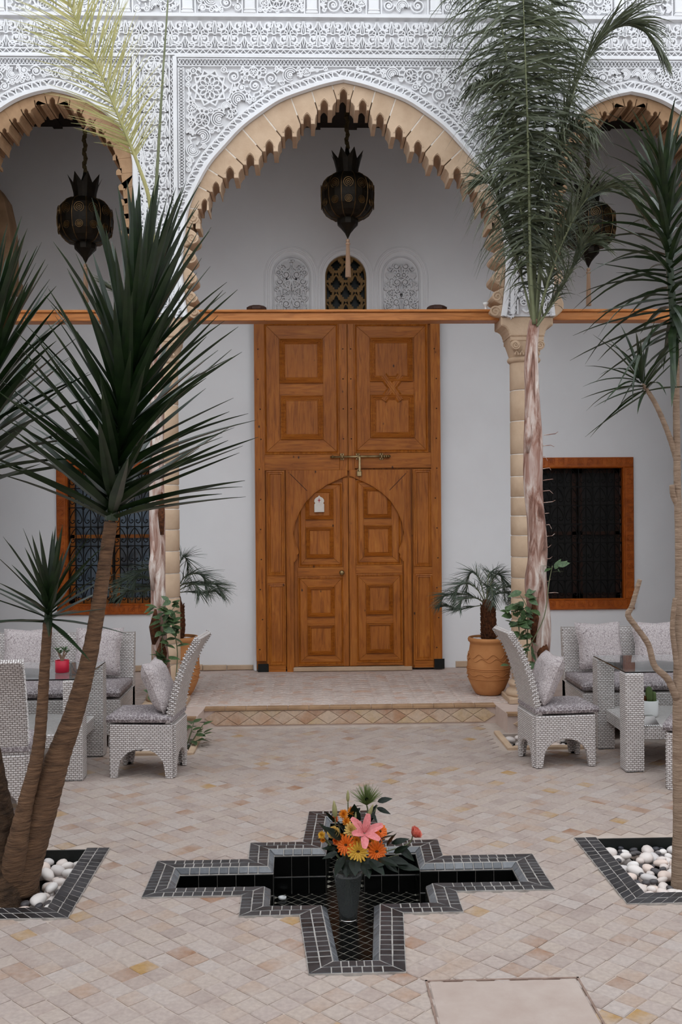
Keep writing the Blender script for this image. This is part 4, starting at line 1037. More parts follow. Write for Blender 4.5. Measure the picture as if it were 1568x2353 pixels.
for (b0, b1, b2, b3), nm in zip(BEDS, ('left', 'right')):
    t = thing('palm_bed', f'small stone-edged pebble bed round the {nm} palm trunk', 'planter', ((b0+b1)/2, (b2+b3)/2, 0)); hx, hy = (b1-b0)/2, (b3-b2)/2
    for q in ((-hx-.055, -hx, -hy-.055, hy+.03), (hx, hx+.055, -hy-.055, hy+.03), (-hx, hx, -hy-.055, -hy)): MB().bbox(q[0], q[1], q[2], q[3], -.1, .022, .008, 'z').build('kerb_stone', 'sandstone', t)
    MB().box(-hx, hx, -hy, hy+.035, -.14, -.09).build('soil_bed', 'soil', t)
    pebbles((b0, b1, b2, b3), -.092, 30, f'white pebble in the small bed round the {nm} palm trunk', f'dark pebble in the small bed round the {nm} palm trunk', f'white pebbles round the {nm} palm', f'dark pebbles round the {nm} palm', .03, .055, avoid=((1.98 if nm == 'right' else -1.36), 8.52, .12))

# ================================================================== FURNITURE
def archpoly(w, h, leg, top, x0=0.):
    # panel with an arched opening between two legs
    a = [(x0, 0), (x0, h), (x0+w, h), (x0+w, 0), (x0+w-leg, 0), (x0+w-leg*1.25, top*.35)]
    c = x0+w/2; r = w/2-leg*1.25
    a += [(c+r*math.cos(t), top*.35+(top*.65)*math.sin(t)) for t in [PI*i/10 for i in range(1, 10)]]
    return a+[(x0+leg*1.25, top*.35), (x0+leg, 0)]
def chair(label, loc, rz, group=None):
    # local: faces +x, width along y
    t = thing('wicker_chair', label, 'chair', loc, rz, group); D, W, H_ = .47, .42, .395; x0 = -D/2
    for s_ in (-1, 1):
        y = s_*W/2; MB().prism(archpoly(D, H_, .05, .215, x0), y-.018, y+.018, bev=.006).build('side_panel', 'wicker', t, False, True)
    for s_, n_ in ((-1, 'back_panel'), (1, 'front_panel')):
        x = s_*D/2; MB().prism(archpoly(W-.036, H_, .04, .17, -W/2+.018), x-.017, x+.017, 'x', bev=.006).build(n_, 'wicker', t, False, True)
    MB().box(-D/2+.015, D/2-.015, -W/2+.015, W/2-.015, H_-.04, H_-.002).build('seat_deck', 'wicker', t, False, True)
    for sx in (-1, 1):
        for sy in (-1, 1): MB().lathe([(.020, -.001), (.022, .006), (.018, .012)], 10).build('foot_pad', 'black_paint', t, loc=(sx*(D/2-.022), sy*(W/2-.006), .001))
    # leaning back, flaring outwards at the top
    prof = [(-.165, .34), (-.192, .48), (-.225, .62), (-.268, .76), (-.325, .90), (-.385, 1.0), (-.415, 1.045)]
    pts = spline([(a, b, 0) for a, b in prof], 3); th = .05; rings = []
    fr, bk = [], []
    for i, p in enumerate(pts):
        q0, q1 = pts[max(0, i-1)], pts[min(len(pts)-1, i+1)]; d = (q1-q0).normalized(); n = Vector((d.y, -d.x, 0)); k = th*(1-.35*i/len(pts))
        fr.append((p.x, p.y)); bk.append((p.x-n.x*k, p.y-n.y*k))
    poly = fr+bk[::-1]; hw = W/2-.004
    b = MB().prism(poly, -hw, hw, bev=.004).build('backrest', 'wicker', t, False, True)
    for s_ in (-1, 1):   # plaited edge
        e = MB(); n = 30
        for i in range(n):
            u = i/(n-1)*(len(fr)-1); j = min(int(u), len(fr)-2); f = u-j; a = Vector(fr[j]).lerp(Vector(fr[j+1]), f); c = Vector(bk[j]).lerp(Vector(bk[j+1]), f)
            e.tube([(a.x+.006, s_*hw, a.y+.004), ((a.x+c.x)/2, s_*(hw+.004), (a.y+c.y)/2-.004), (c.x-.004, s_*hw, c.y-.012)], .0066, 5)
        e.build('plaited_edge', 'wicker', b, False, True)
    return t
def pad(name, label, cat, dims, M, mat, rnd=.03, pin=0., group=None, n=10, strap=None):
    # soft cushion: a box grid with rounded edges; pin pulls the corners out like a pillow
    a, b, c = dims; mb = MB(); rg = random.Random(hash(label) % 1000)
    top, bot = [], []
    for j in range(n+1):
        for i in range(n+1):
            u, v = i/n*2-1, j/n*2-1; e = (1-abs(u)**4)*(1-abs(v)**4)
            if pin:
                h = c/2*(e**.55)+.004; s_ = 1-pin*(1-abs(u*v))*max(abs(u), abs(v))**3
            else:
                h = c/2*(.62+.38*e**.4); s_ = 1-.02*(1-e)
            h += .006*math.sin(u*7+rg.random()*3)*math.sin(v*6+1)*e
            top.append((u*a/2*s_, v*b/2*s_, h)); bot.append((u*a/2*s_, v*b/2*s_, -h))
    mb.v = top+bot; N = (n+1)**2; k = n+1
    for j in range(n):
        for i in range(n):
            q = j*k+i; mb.f += [(q, q+1, q+k+1, q+k), (N+q, N+q+k, N+q+k+1, N+q+1)]
    for i in range(n):
        mb.f += [(i, N+i, N+i+1, i+1), (n*k+i+1, N+n*k+i+1, N+n*k+i, n*k+i)]; q = i*k; mb.f += [(q+k, N+q+k, N+q, q), (q+n, N+q+n, N+q+n+k, q+n+k)]
    me = mb.mesh('cushion', mat, True, True)
    t = thing(name, label, cat, (0, 0, 0), 0, group); t.matrix_world = M
    co = ob('cover', me, t)
    edge = [(u*a/2*(1-(pin*(1-abs(u*v))*max(abs(u), abs(v))**3 if pin else .02)), v*b/2*(1-(pin*(1-abs(u*v))*max(abs(u), abs(v))**3 if pin else .02)), 0) for u, v in [(-1+2*i/8, -1) for i in range(8)]+[(1, -1+2*i/8) for i in range(8)]+[(1-2*i/8, 1) for i in range(8)]+[(-1, 1-2*i/8) for i in range(9)]]
    MB().tube(edge, .0045, 5).build('piping', mat, co, True, True)
    if strap: strap(t)
    return t
TR, RX, RY, RZ = Matrix.Translation, (lambda a: Matrix.Rotation(a, 4, 'X')), (lambda a: Matrix.Rotation(a, 4, 'Y')), (lambda a: Matrix.Rotation(a, 4, 'Z'))
def strapf(t):
    MB().box(-.258, -.20, -.222, .222, -.016, .014).build('strap', 'fabric_seat', t, False, True)
def dressed(lab, loc, rz, pl=True, ext=''):
    chair(f'white wicker chair {lab}', loc, rz)
    B = TR(loc) @ RZ(rz)
    pad('seat_cushion', f'grey seat cushion on the chair {lab}', 'cushion', (.50, .46, .07), B @ TR((.02, 0, .434)), 'fabric_seat', strap=strapf)
    if pl: pad('throw_pillow', f'grey pillow on the chair {lab}', 'pillow', (.40, .40, .15), B @ TR((-.085, 0, .655)) @ RY(-1.16), 'fabric_pillow', pin=.10)
dressed('left of the fountain with its back to the step', (-1.255, 7.672, .003), PI-.10)
dressed('right of the fountain with its back to the step', (1.915, 7.79, .003), .10)
dressed('at the left edge seen from behind by the yucca', (-2.10, 6.78, .003), math.radians(97), False)
dressed('cut by the right edge behind the thin tree trunk', (2.805, 7.02, .003), math.radians(152), False)
def sofa(label, xa, xb, yb, lab2, pil):
    # xa..xb along the wall, seat towards the viewer
    cx = (xa+xb)/2; L = xb-xa; t = thing('wicker_sofa', label, 'sofa', (cx, yb, 0)); D = .78
    b = MB(); b.bbox(-L/2, L/2, -D, -.08, .10, .40, .008); b.build('seat_base', 'wicker', t, False, True)
    MB().box(-L/2+.01, L/2-.01, -D+.01, -.09, .395, .402).build('seat_deck', 'wicker', t, False, True)
    pf = [(-.20, .10), (-.17, .40), (-.11, .70), (-.07, .885), (-.01, .885), (-.03, .70), (-.06, .40), (-.07, .10)]
    MB().prism(pf, -L/2, L/2, 'x', bev=.006).build('backrest', 'wicker', t, False, True)
    for sx in (-1, 1):
        for y in (-D+.06, -.14): MB().bbox(sx*(L/2-.06)-.045, sx*(L/2-.06)+.045, y-.045, y+.045, .001, .10, .004).build('leg', 'wicker', t, False, True)
    pad('seat_cushion', f'long grey patterned seat cushion on the {lab2} wicker sofa', 'cushion', (L+.03, .62, .10), TR((cx, yb-D+.30, .457)), 'fabric_seat', n=14)
    for k, (px, dz, lb) in enumerate(pil):
        p = at(px, 1500, yb-.30); pad('throw_pillow', lb, 'pillow', (.43, .43, .14), TR((p.x, yb-.235, .735)) @ RZ(dz) @ RX(math.radians(72)), 'fabric_pillow', pin=.10)
sofa('white wicker sofa by the wall under the left window', -3.55, -1.625, 9.235, 'left', ((58, .05, 'pale grey patterned pillow at the left on the left sofa'), (222, -.08, 'pale grey patterned pillow at the right on the left sofa')))
sofa('white wicker sofa by the wall under the right window', 2.315, 3.95, 9.235, 'right', ((1384, .1, 'grey patterned pillow at the left end of the right sofa'), (1516, -.05, 'pale grey patterned pillow behind the thin branch on the right sofa')))
def table(label, xa, xb):
    cx, cy, L, D = (xa+xb)/2, 7.83, xb-xa, .87; t = thing('wicker_table', label, 'table', (cx, cy, 0)); lg = .14
    for sx in (-1, 1):
        for sy in (-1, 1):
            x, y = sx*(L/2-lg/2), sy*(D/2-lg/2); l = MB().bbox(x-lg/2, x+lg/2, y-lg/2, y+lg/2, .008, .742, .006, 'z').build('leg', 'wicker', t, False, True); MB().box(x-lg/2+.008, x+lg/2-.008, y-lg/2+.008, y+lg/2-.008, .001, .009).build('foot', 'black_paint', l)
    MB().bbox(-L/2+lg*.5, L/2-lg*.5, -D/2+.05, D/2-.05, .235, .335, .01, 'z').build('lower_shelf', 'wicker', t, False, True)
    MB().bbox(-L/2+.004, L/2-.004, -D/2+.01, D/2-.01, .744, .754, .002, 'z').build('glass_top', 'glass_top', t)
table('white wicker table with glass top on the left', -3.10, -1.70); table('white wicker table with glass top on the right', 2.345, 3.80)
# little things on the tables
p = flo(140, 1547, .755)
t = thing('succulent_pot', 'small red pot with a branching succulent on the left glass table', 'plant pot', (p.x, p.y+.04, .7555))
MB().lathe([(.047, 0), (.052, .004), (.052, .094), (.046, .094), (.044, .080)], 24).build('pot', 'red_pot', t, True); MB().lathe([(.0445, .076), (.02, .082)], 16).build('soil', 'soil', t)
st = MB()
for k in range(6):
    a = k*1.05+.3; e = (.035*math.cos(a), .035*math.sin(a), .15+.02*(k % 2)); st.tube([(0, 0, .078), (.010*math.cos(a), .010*math.sin(a), .11), e], [.010, .008, .005], 6)
    lf = MB()
    for q in range(6):
        b = q*1.05; d = Vector((math.cos(b), math.sin(b), .8)); m_ = Vector(e); lf.tube([m_, m_+d*.018, m_+d*.032], [.003, .0055, .001], 5, flat=.5)
    lf.build('leaf_tuft', 'vine_leaf', t)
st.build('stem', 'bark_pale', t)
p = flo(1497, 1649, .336)
t = thing('cactus_pot', 'white round pot with three small cacti on the lower shelf of the right table', 'plant pot', (p.x, p.y+.05, .3365))
MB().lathe([(.055, 0), (.066, .006), (.072, .03), (.074, .125), (.070, .130), (.066, .126), (.066, .110)], 28).build('pot', 'white_ceramic', t, True); MB().lathe([(.066, .112), (.03, .116)], 18).build('soil', 'soil', t)
for x, y, r, h, mt in ((.002, 0, .026, .135, 'cactus_skin'), (.042, .008, .019, .095, 'cactus_skin'), (-.038, .004, .020, .065, 'flower_disc')):
    MB().lathe([(r*.8, .10), (r, .10+h*.3), (r, .10+h*.75), (r*.72, .10+h*.93), (r*.2, .10+h)], 24, (x, y, 0), lob=lambda a, z: 1+.10*math.cos(10*a)).build('cactus', mt, t, True)
p = flo(1496, 1668, .336)
o = thing('napkin_holder', 'small silver pyramid-shaped holder in front of the white cactus pot', 'napkin holder', (p.x, p.y+.05, .3365), .05)
MB().loops([[(-.068, -.05, 0), (.068, -.05, 0), (.068, .05, 0), (-.068, .05, 0)], [(-.036, -.026, .068), (.036, -.026, .068), (.036, .026, .068), (-.036, .026, .068)]], True, True).build('body', 'silver', o)
rm = MB()
for k in range(9): rm.tube([(-.068+k*.017, -.052, .004), (-.0595+k*.017, -.056, .001)], .0045, 6)
rm.build('scalloped_rim', 'silver', o)

# ================================================================== LANTERNS
def lantern(label, X, dz):
    t = thing('hanging_lantern', label, 'lantern', (X, 10.3, 4.80+dz)); z0 = 0.
    prof = [(.004, .0), (.030, .055), (.072, .105), (.108, .140), (.112, .175), (.110, .20), (.105, .205)]
    n = 12
    low = MB().lathe(prof, n, a0=PI/12).build('lower_bulb', 'lantern_metal', t)
    body = [(.108, .198), (.17, .210), (.225, .25), (.262, .31), (.276, .38), (.279, .45), (.272, .51), (.25, .57), (.21, .615), (.16, .645), (.112, .655)]
    B = MB().lathe(body, 24, a0=PI/12).build('body', 'lantern_metal', t)
    rb = MB()
    for k in range(12):
        a = PI/12+k*PI/6; rb.tube([((r+.003)*math.cos(a), (r+.003)*math.sin(a), z) for r, z in body], .0045, 5)
    rb.build('rib_seams', 'lantern_brass', B)
    for k in range(12):
        a = k*PI/6; mb = MB()
        for zc, rr in ((.50, .048), (.335, .036)):
            R = [r for r, z in body if abs(z-zc) < .06]; R = (max(R) if R else .26)*math.cos(PI/12)+.004
            for q in (rr, rr*.6, rr*.25):
                ring = [(R*math.cos(a)-(q*math.cos(b))*math.sin(a)+0, R*math.sin(a)+(q*math.cos(b))*math.cos(a), zc+q*math.sin(b)) for b in [2*PI*i/16 for i in range(17)]]
                mb.tube(ring, .0045, 5, False)
        mb.build('disc_ornament', 'lantern_brass', B)
    # crown with eight spikes
    cr = MB(); N = 16; ins = []
    for ring in ((.112, .652, 0), (.118, .72, 0), (.138, .80, 0)): ins.append([(ring[0]*math.cos(2*PI*i/N), ring[0]*math.sin(2*PI*i/N), ring[1]) for i in range(N)])
    cr.loops(ins)
    for i in range(0, N, 2):
        a0, a1, am = 2*PI*i/N, 2*PI*(i+2)/N, 2*PI*(i+1)/N; b0 = len(cr.v)
        cr.v += [(.138*math.cos(a0), .138*math.sin(a0), .80), (.138*math.cos(am), .138*math.sin(am), .80), (.138*math.cos(a1), .138*math.sin(a1), .80), (.178*math.cos(am), .178*math.sin(am), .895), (.128*math.cos(am), .128*math.sin(am), .80)]
        cr.f += [(b0, b0+1, b0+3), (b0+1, b0+2, b0+3), (b0+4, b0, b0+3), (b0+2, b0+4, b0+3)]
    cr.build('crown', 'lantern_metal', t)
    MB().lathe([(.10, .655), (.06, .78), (.022, .90), (.018, .93)], 12).build('cone', 'lantern_metal', t)
    top = 6.385-(4.80+dz); ch = MB(); k = int((top-.92)/.022)
    pts = [(.008*math.sin(i*1.1), .008*math.cos(i*1.1), .92+(top-.92)*i/k) for i in range(k+1)]
    ch.tube(pts, [.018+.006*(i % 2) for i in range(k+1)], 7); ch.build('rope', 'rope', t)
    ts = MB().lathe([(.010, -.005), (.020, -.012), (.020, -.03), (.012, -.035), (.020, -.045), (.026, -.052), (.024, -.062), (.014, -.066)], 14).build('tassel_knob', 'tassel', t, True)
    s2 = MB()
    for k in range(26):
        a = k*2.4; r = .020*math.sqrt((k+.5)/26); s2.tube([(r*.7*math.cos(a), r*.7*math.sin(a), -.06), (r*1.05*math.cos(a), r*1.05*math.sin(a), -.24), (r*1.3*math.cos(a), r*1.3*math.sin(a), -.40)], .0052, 4)
    s2.build('tassel_strands', 'tassel', t)
    MB().tube([(0, 0, .01), (0, 0, -.01)], .004, 5).build('hook', 'iron', t)
lantern('dark metal pomegranate lantern hanging in the large central arch', .402, 0.)
lantern('dark metal pomegranate lantern hanging in the left small arch behind the yucca', -2.297, -.255)
lantern('dark metal pomegranate lantern hanging in the right small arch behind palm leaves', at(1352, 500, 10.3).x, -.30)

# ================================================================== POTS AND PLANTS
def leafmesh(bend, fold, width, mat, n=7, name='leaf', tip=1.3, base=.55):
    # a sword leaf of unit length along +x, upper face +z
    mb = MB(); rings = []
    for i in range(n+1):
        u = i/n; wd = width*(base+(1-base)*min(1, u*3.5))*(1-u**tip)**.75 if u < 1 else .0008
        wd = max(wd, .0008); z = -bend*u*u; x = u*(1-.25*bend*u); f = fold*wd
        rings.append([(x, -wd/2, z+f), (x, 0, z), (x, wd/2, z+f), (x, 0, z-.0022)])
    return mb.loops(rings, True, True).mesh(name, mat, False)
def place(me, name, parent, base, d, L, roll=0., ws=1., org=Vector((0, 0, 0))):
    d = Vector(d).normalized(); up = Vector((0, 0, 1)); y = up.cross(d)
    if y.length < .05: y = Vector((0, 1, 0)).cross(d)
    y.normalize(); z = d.cross(y); M = Matrix((d, y, z)).transposed().to_4x4()
    M = TR(Vector(base)-org) @ M @ RX(roll) @ Matrix.Diagonal((L, L*ws, L, 1))
    return ob(name, me, parent, mat=M)
GA = 2.39996
def head(parent, org, axis, n, L0, L1, e0, e1, meshes, ws=1., jit=.12, bias=None, name='leaf', pw=1.):
    # sword leaves along a stem axis: elevation from the axis e0 at the foot to e1 at the tip
    ax = [Vector(p) for p in axis]; seg = [(b-a).length for a, b in zip(ax, ax[1:])]; T = sum(seg)
    for k in range(n):
        u = ((k+.5)/n)**pw; s_ = u*T; i = 0
        while i < len(seg)-1 and s_ > seg[i]: s_ -= seg[i]; i += 1
        P = ax[i].lerp(ax[i+1], s_/seg[i]); t_ = (ax[i+1]-ax[i]).normalized()
        a = k*GA+random.uniform(-jit, jit)*2; s1 = t_.cross(Vector((0, 1, .01))).normalized(); s2 = t_.cross(s1)
        out = s1*math.cos(a)+s2*math.sin(a); e = e0+(e1-e0)*(u**.8)+random.uniform(-jit, jit)
        d = t_*math.cos(e)+out*math.sin(e)
        if bias: d = d+Vector(bias)*(1-u)
        place(random.choice(meshes), name, parent, P+out*.012, d, (L0+(L1-L0)*u)*random.uniform(.88, 1.1), random.uniform(-.25, .25), ws, org)
YL = [leafmesh(b, .20, .100, 'yucca_leaf') for b in (.0, .03, .06, .11)]
def ringtrunk(mb, pts, rad, n=14, step=.03, amp=.06, sub=8):
    P = spline([tuple(p)+(r,) for p, r in zip([tuple(p) for p in pts], rad)], sub); out, R = [], []
    for i, q in enumerate(P): out.append((q[0], q[1], q[2])); R.append(q[3]*(1+amp*(1 if i % 2 else -1)+random.uniform(-.02, .02)))
    return mb.tube(out, R, n)
# --- the big yucca at the left: swollen foot, three stems, three heads
BX, BY = -1.74, 5.42
yu = thing('yucca', 'large dark green yucca with several stems at the left front', 'yucca', (BX, BY, -.17)); org = Vector((BX, BY, -.17))
def loc(pts): return [Vector(p)-org for p in pts]
W = lambda px, py, Y: at(px, py, Y)
mb = MB(); foot = [(BX-.02, BY, -.19), (BX-.01, BY, -.02), (BX+.01, BY, .10), (BX, BY, .24)]
P = spline([tuple(p)+(r,) for p, r in zip(foot, (.265, .235, .20, .12))], 6)
rings = []
for q in P:
    rings.append([(q[0]+q[3]*(1+.09*math.sin(3*a+q[2]*6)+.05*math.sin(7*a))*math.cos(a)-org.x, q[1]+q[3]*(1+.09*math.sin(3*a+q[2]*6)+.05*math.sin(7*a))*math.sin(a)-org.y, q[2]-org.z) for a in [2*PI*j/26 for j in range(26)]])
mb.loops(rings, True, True).build('swollen_base', 'bark_base', yu, True)
A = [W(34, 2040, 5.42), W(62, 1950, 5.40), W(98, 1850, 5.34), W(132, 1745, 5.28), W(170, 1640, 5.22), W(203, 1520, 5.16), W(225, 1400, 5.12), W(240, 1300, 5.09), W(255, 1200, 5.07)]
ringtrunk(MB(), loc(A), (.12, .105, .084, .064, .053, .043, .038, .034, .034), 14, amp=.022, sub=9).build('stem', 'bark_yucca', yu, True)
Bs = [W(-5, 2040, 5.42), W(-12, 1960, 5.40), W(-18, 1850, 5.38), W(-35, 1700, 5.35), W(-50, 1450, 5.3), W(-45, 1250, 5.22), W(-38, 1120, 5.15)]
ringtrunk(MB(), loc(Bs), (.17, .15, .10, .075, .055, .045, .042), 14, amp=.02, sub=9).build('stem', 'bark_base', yu, True)
Cs = [W(20, 2040, 5.36), W(38, 1950, 5.28), W(58, 1850, 5.24), W(85, 1740, 5.2), W(96, 1640, 5.16), W(103, 1530, 5.12), W(110, 1430, 5.10)]
ringtrunk(MB(), loc(Cs), (.075, .058, .042, .034, .029, .026, .024), 12, amp=.03, sub=9).build('stem', 'bark_yucca', yu, True)
hA = [W(256, 1195, 5.07), W(268, 1080, 5.05), W(290, 930, 5.02), W(312, 790, 4.99), W(330, 690, 4.97)]
MB().tube(loc(hA), [.035, .034, .030, .022, .008], 10).build('crown_core', 'yucca_leaf', yu)
head(yu, org, hA, 172, .76, .64, 1.22, .16, YL, .95, .10, pw=1.15)
hB = [W(-40, 1120, 5.15), W(-32, 980, 5.1), W(-22, 830, 5.06), W(-15, 740, 5.03)]
MB().tube(loc(hB), [.035, .032, .026, .008], 10).build('crown_core', 'yucca_leaf', yu)
head(yu, org, hB, 100, .68, .52, 1.4, .18, YL, 1., .12)
hC = [W(110, 1432, 5.10), W(112, 1400, 5.09), W(114, 1370, 5.08)]
MB().tube(loc(hC), [.022, .02, .008], 8).build('crown_core', 'yucca_leaf', yu)
head(yu, org, hC, 38, .42, .38, 1.75, .15, YL, 1.0, .14)

# --- thin branching tree at the right edge
DX, DY = 1.985, 5.35
dr = thing('dracaena_tree', 'tall thin-trunked tree with sword leaf heads at the right edge', 'tree', (DX, DY, -.17)); org = Vector((DX, DY, -.17))
T1 = [W(1562, 2030, 5.35), W(1561, 1900, 5.35), W(1559, 1750, 5.34), W(1560, 1600, 5.33), W(1562, 1400, 5.33), W(1561, 1250, 5.32), W(1557, 1100, 5.31), W(1555, 950, 5.30), W(1553, 800, 5.28), W(1540, 640, 5.25), W(1530, 470, 5.22), W(1527, 390, 5.2)]
T1[0].z = -.19
ringtrunk(MB(), loc(T1), (.050, .033, .030, .030, .025, .021, .019, .018, .018, .017, .016, .010), 12, amp=.02, sub=9).build('trunk', 'bark_pale', dr, True)
for pts, rd in (([(1556, 1605), (1535, 1560), (1505, 1530), (1490, 1480), (1462, 1440), (1444, 1414), (1452, 1395), (1462, 1362), (1471, 1332)], [.022, .019, .017, .016, .015, .016, .0135, .013, .012]),
                ([(1560, 1560), (1552, 1500), (1546, 1450), (1548, 1410), (1552, 1375)], [.015, .014, .013, .013, .012]),
                ([(1560, 1165), (1548, 1140), (1545, 1115)], [.016, .015, .014]),
                ([(1558, 1060), (1545, 1020), (1528, 975), (1508, 930), (1490, 900), (1478, 884)], [.020, .016, .014, .013, .012, .010])):
    q = [W(x, y, 5.32-.015*i) for i, (x, y) in enumerate(pts)]; ringtrunk(MB(), loc(q), rd, 10, amp=.04, sub=7).build('branch', 'bark_pale', dr, True)
DL = [leafmesh(b, .25, .088, 'dracaena_leaf') for b in (.05, .15, .3, .5)]
hD = [W(1553, 790, 5.28), W(1545, 680, 5.25), W(1533, 520, 5.23), W(1527, 390, 5.2)]
MB().tube(loc(hD), [.022, .02, .02, .008], 8).build('crown_core', 'dracaena_leaf', dr)
head(dr, org, hD, 112, .56, .42, 2.1, .25, DL, 1., .16)
hE = [W(1490, 902, 5.26), W(1476, 882, 5.25), W(1466, 866, 5.24)]
head(dr, org, hE, 26, .36, .33, 1.75, .35, DL, .85, .2)

# --- feather palms
def frond(parent, org, pts, rw, n, lmax, droop, mat, rmat, ang=.9, wl=.016, start=.12, gap=0., side=(1, -1), nv=None, curl=0., seed=1, af=.45):
    rg = random.Random(seed); P = spline([tuple(p) for p in pts], 10); k = len(P)
    MBs = MB(); MBs.tube([p-org for p in P], [rw*(1-.85*i/(k-1)) for i in range(k)], 6); r = MBs.build('frond', rmat, parent, True)
    mb = MB()
    for i in range(n):
        u = start+(1-start)*(i+.5)/n; f = u*(k-1); j = min(int(f), k-2); c = P[j].lerp(P[j+1], f-j); t_ = (P[j+1]-P[j]).normalized()
        sd = t_.cross(nv if nv else ZZ); sd = sd.normalized() if sd.length > .08 else Vector((1, 0, 0)); nn = sd.cross(t_)
        env = (math.sin(PI*min(1, (u-start)/(1-start)*.85+.12)))**.6
        for s_ in side:
            if rg.random() < gap: continue
            L = lmax*env*rg.uniform(.8, 1.12); a = ang*rg.uniform(.75, 1.2)*(1-af*u); el = rg.uniform(-.1, .45)
            d = (t_*math.cos(a)+(sd*s_*math.cos(el)+nn*math.sin(el))*math.sin(a)).normalized(); m = 5; q = c.copy(); pr = []; w_ = wl*rg.uniform(.75, 1.2)
            wd = d.cross(Vector((rg.uniform(-.4, .4), rg.uniform(-1, 1), rg.uniform(-.2, 1))))
            wd = wd.normalized() if wd.length > .05 else sd
            for h in range(m+1):
                v = h/m; ww = w_*(1-v**1.6)*.5+.0006; pr.append((q-wd*ww-org, q+wd*ww-org))
                d = (d+Vector((0, 0, -droop*(.25+v)*rg.uniform(.7, 1.3)))+Vector((rg.uniform(-curl, curl), rg.uniform(-curl, curl), 0))).normalized(); q = q+d*(L/m)
            b0 = len(mb.v)
            for a_, b_ in pr: mb.v += [tuple(a_), tuple(b_)]
            mb.f += [(b0+2*h, b0+2*h+1, b0+2*h+3, b0+2*h+2) for h in range(m)]
    mb.build('leaflets', mat, r); return r
def trunkmesh(pts, rad, mat, parent, name, n=18, sub=9, amp=.0, wob=.04):
    P = spline([tuple(p)+(r,) for p, r in zip(pts, rad)], sub); mb = MB(); rings = []
    for i, q in enumerate(P):
        rings.append([(q[0]+q[3]*(1+wob*math.sin(2*a+i*.35)+wob*.5*math.sin(5*a+i*.2)+amp*(i % 2))*math.cos(a), q[1]+q[3]*(1+wob*math.sin(2*a+i*.35))*math.sin(a), q[2]) for a in [2*PI*j/n for j in range(n)]])
    return mb.loops(rings, True, True).build(name, mat, parent, True)
PXR, PYR = 1.98, 8.52
pr_ = thing('palm_tree', 'tall palm with peeling trunk and hanging grey-green fronds at the right', 'palm', (PXR, PYR, -.09)); org = Vector((PXR, PYR, -.09))
Y_ = 8.55
tp = [W(1238, 1700, Y_), W(1240, 1560, Y_), W(1243, 1450, Y_), W(1232, 1340, Y_), W(1236, 1280, Y_), W(1234, 1220, Y_), W(1226, 1120, Y_), W(1226, 1000, Y_), W(1223, 900, Y_), W(1221, 830, Y_), W(1225, 770, Y_), W(1230, 735, Y_)]
tp[0].z = -.10
trunkmesh([p-org for p in tp], (.085, .075, .090, .094, .085, .080, .082, .078, .064, .058, .052, .045), 'bark_palm', pr_, 'trunk')
bt = [W(x, y, Y_-.075) for x, y in ((1256, 1290), (1249, 1230), (1240, 1150))]
# split leaf sheaths clinging to the trunk
for (px, py, h, wd_, mt) in ((1228, 1420, .42, .045, 'bark_date'), (1248, 1500, .30, .055, 'bark_date'), (1238, 1180, .30, .04, 'bark_palm'), (1214, 1000, .3, .03, 'bark_palm')):
    c = W(px, py, Y_-.055)-org; MB().tube([c+Vector((0, 0, -h/2)), c+Vector((0, -.022, 0)), c+Vector((.005, -.01, h/2))], [wd_*.6, wd_, .008], 9, flat=.45).build('leaf_sheath', mt, pr_, True)
FB = []
for k in range(16):
    c = W(1236+random.uniform(-6, 14), 1000+k*26, Y_-.03)-org; a = random.uniform(0, 6.28)
    FB.append((c, a))
fb = MB()
for c, a in FB: fb.tube([c, c+Vector((.09+.02*math.cos(a), -.02, .01)), c+Vector((.11+.03*math.cos(a), -.03, .03*math.sin(a)))], [.004, .003, .0015], 4)
fb.build('bark_fibres', 'bark_palm', pr_)['kind'] = 'stuff'
G = ('palm_leaf', 'rachis')
def F(pxs, Ys, rw, n, lmax, droop, **kw):
    frond(pr_, org, [W(x, y, Y) for (x, y), Y in zip(pxs, Ys)], rw, n, lmax, droop, kw.pop('mat', G[0]), G[1], **kw)
F([(1228, 745), (1219, 600), (1216, 420), (1211, 230), (1205, 60), (1200, -120)], (8.5, 8.42, 8.32, 8.22, 8.15, 8.1), .019, 175, .82, .50, ang=1.75, af=.1, wl=.019, start=.2, curl=.16, seed=3, nv=Vector((0, -1, .1)))
F([(1226, 745), (1206, 520), (1180, 260), (1150, 40), (1120, -90), (1085, -120)], (8.55, 8.6, 8.62, 8.6, 8.55, 8.5), .017, 135, .80, .50, ang=1.7, af=.1, wl=.018, start=.28, curl=.16, seed=5, nv=Vector((.2, -1, .1)))
F([(1232, 740), (1250, 560), (1280, 360), (1330, 180), (1400, 72), (1470, 60), (1530, 140)], (8.55, 8.5, 8.45, 8.4, 8.35, 8.3, 8.25), .017, 100, .50, .30, ang=.75, wl=.016, start=.3, curl=.05, seed=7)
F([(1236, 745), (1262, 640), (1300, 540), (1350, 455), (1415, 430), (1470, 470)], (8.52, 8.4, 8.3, 8.2, 8.1, 8.05), .015, 90, .46, .26, ang=.9, wl=.016, start=.12, curl=.14, seed=9)
F([(1230, 745), (1232, 560), (1250, 330), (1262, 130), (1270, -40)], (8.6, 8.68, 8.72, 8.74, 8.76), .016, 135, .72, .50, ang=1.7, af=.1, wl=.018, start=.25, curl=.16, seed=11, nv=Vector((-.2, -1, .1)))
F([(1234, 750), (1275, 690), (1318, 610), (1345, 560), (1375, 560)], (8.5, 8.45, 8.4, 8.35, 8.3), .012, 60, .40, .26, ang=.9, start=.1, curl=.16, seed=13)
F([(1226, 745), (1200, 640), (1165, 520), (1135, 430), (1105, 420)], (8.56, 8.62, 8.68, 8.72, 8.74), .011, 56, .42, .26, ang=.8, start=.25, curl=.10, seed=15)
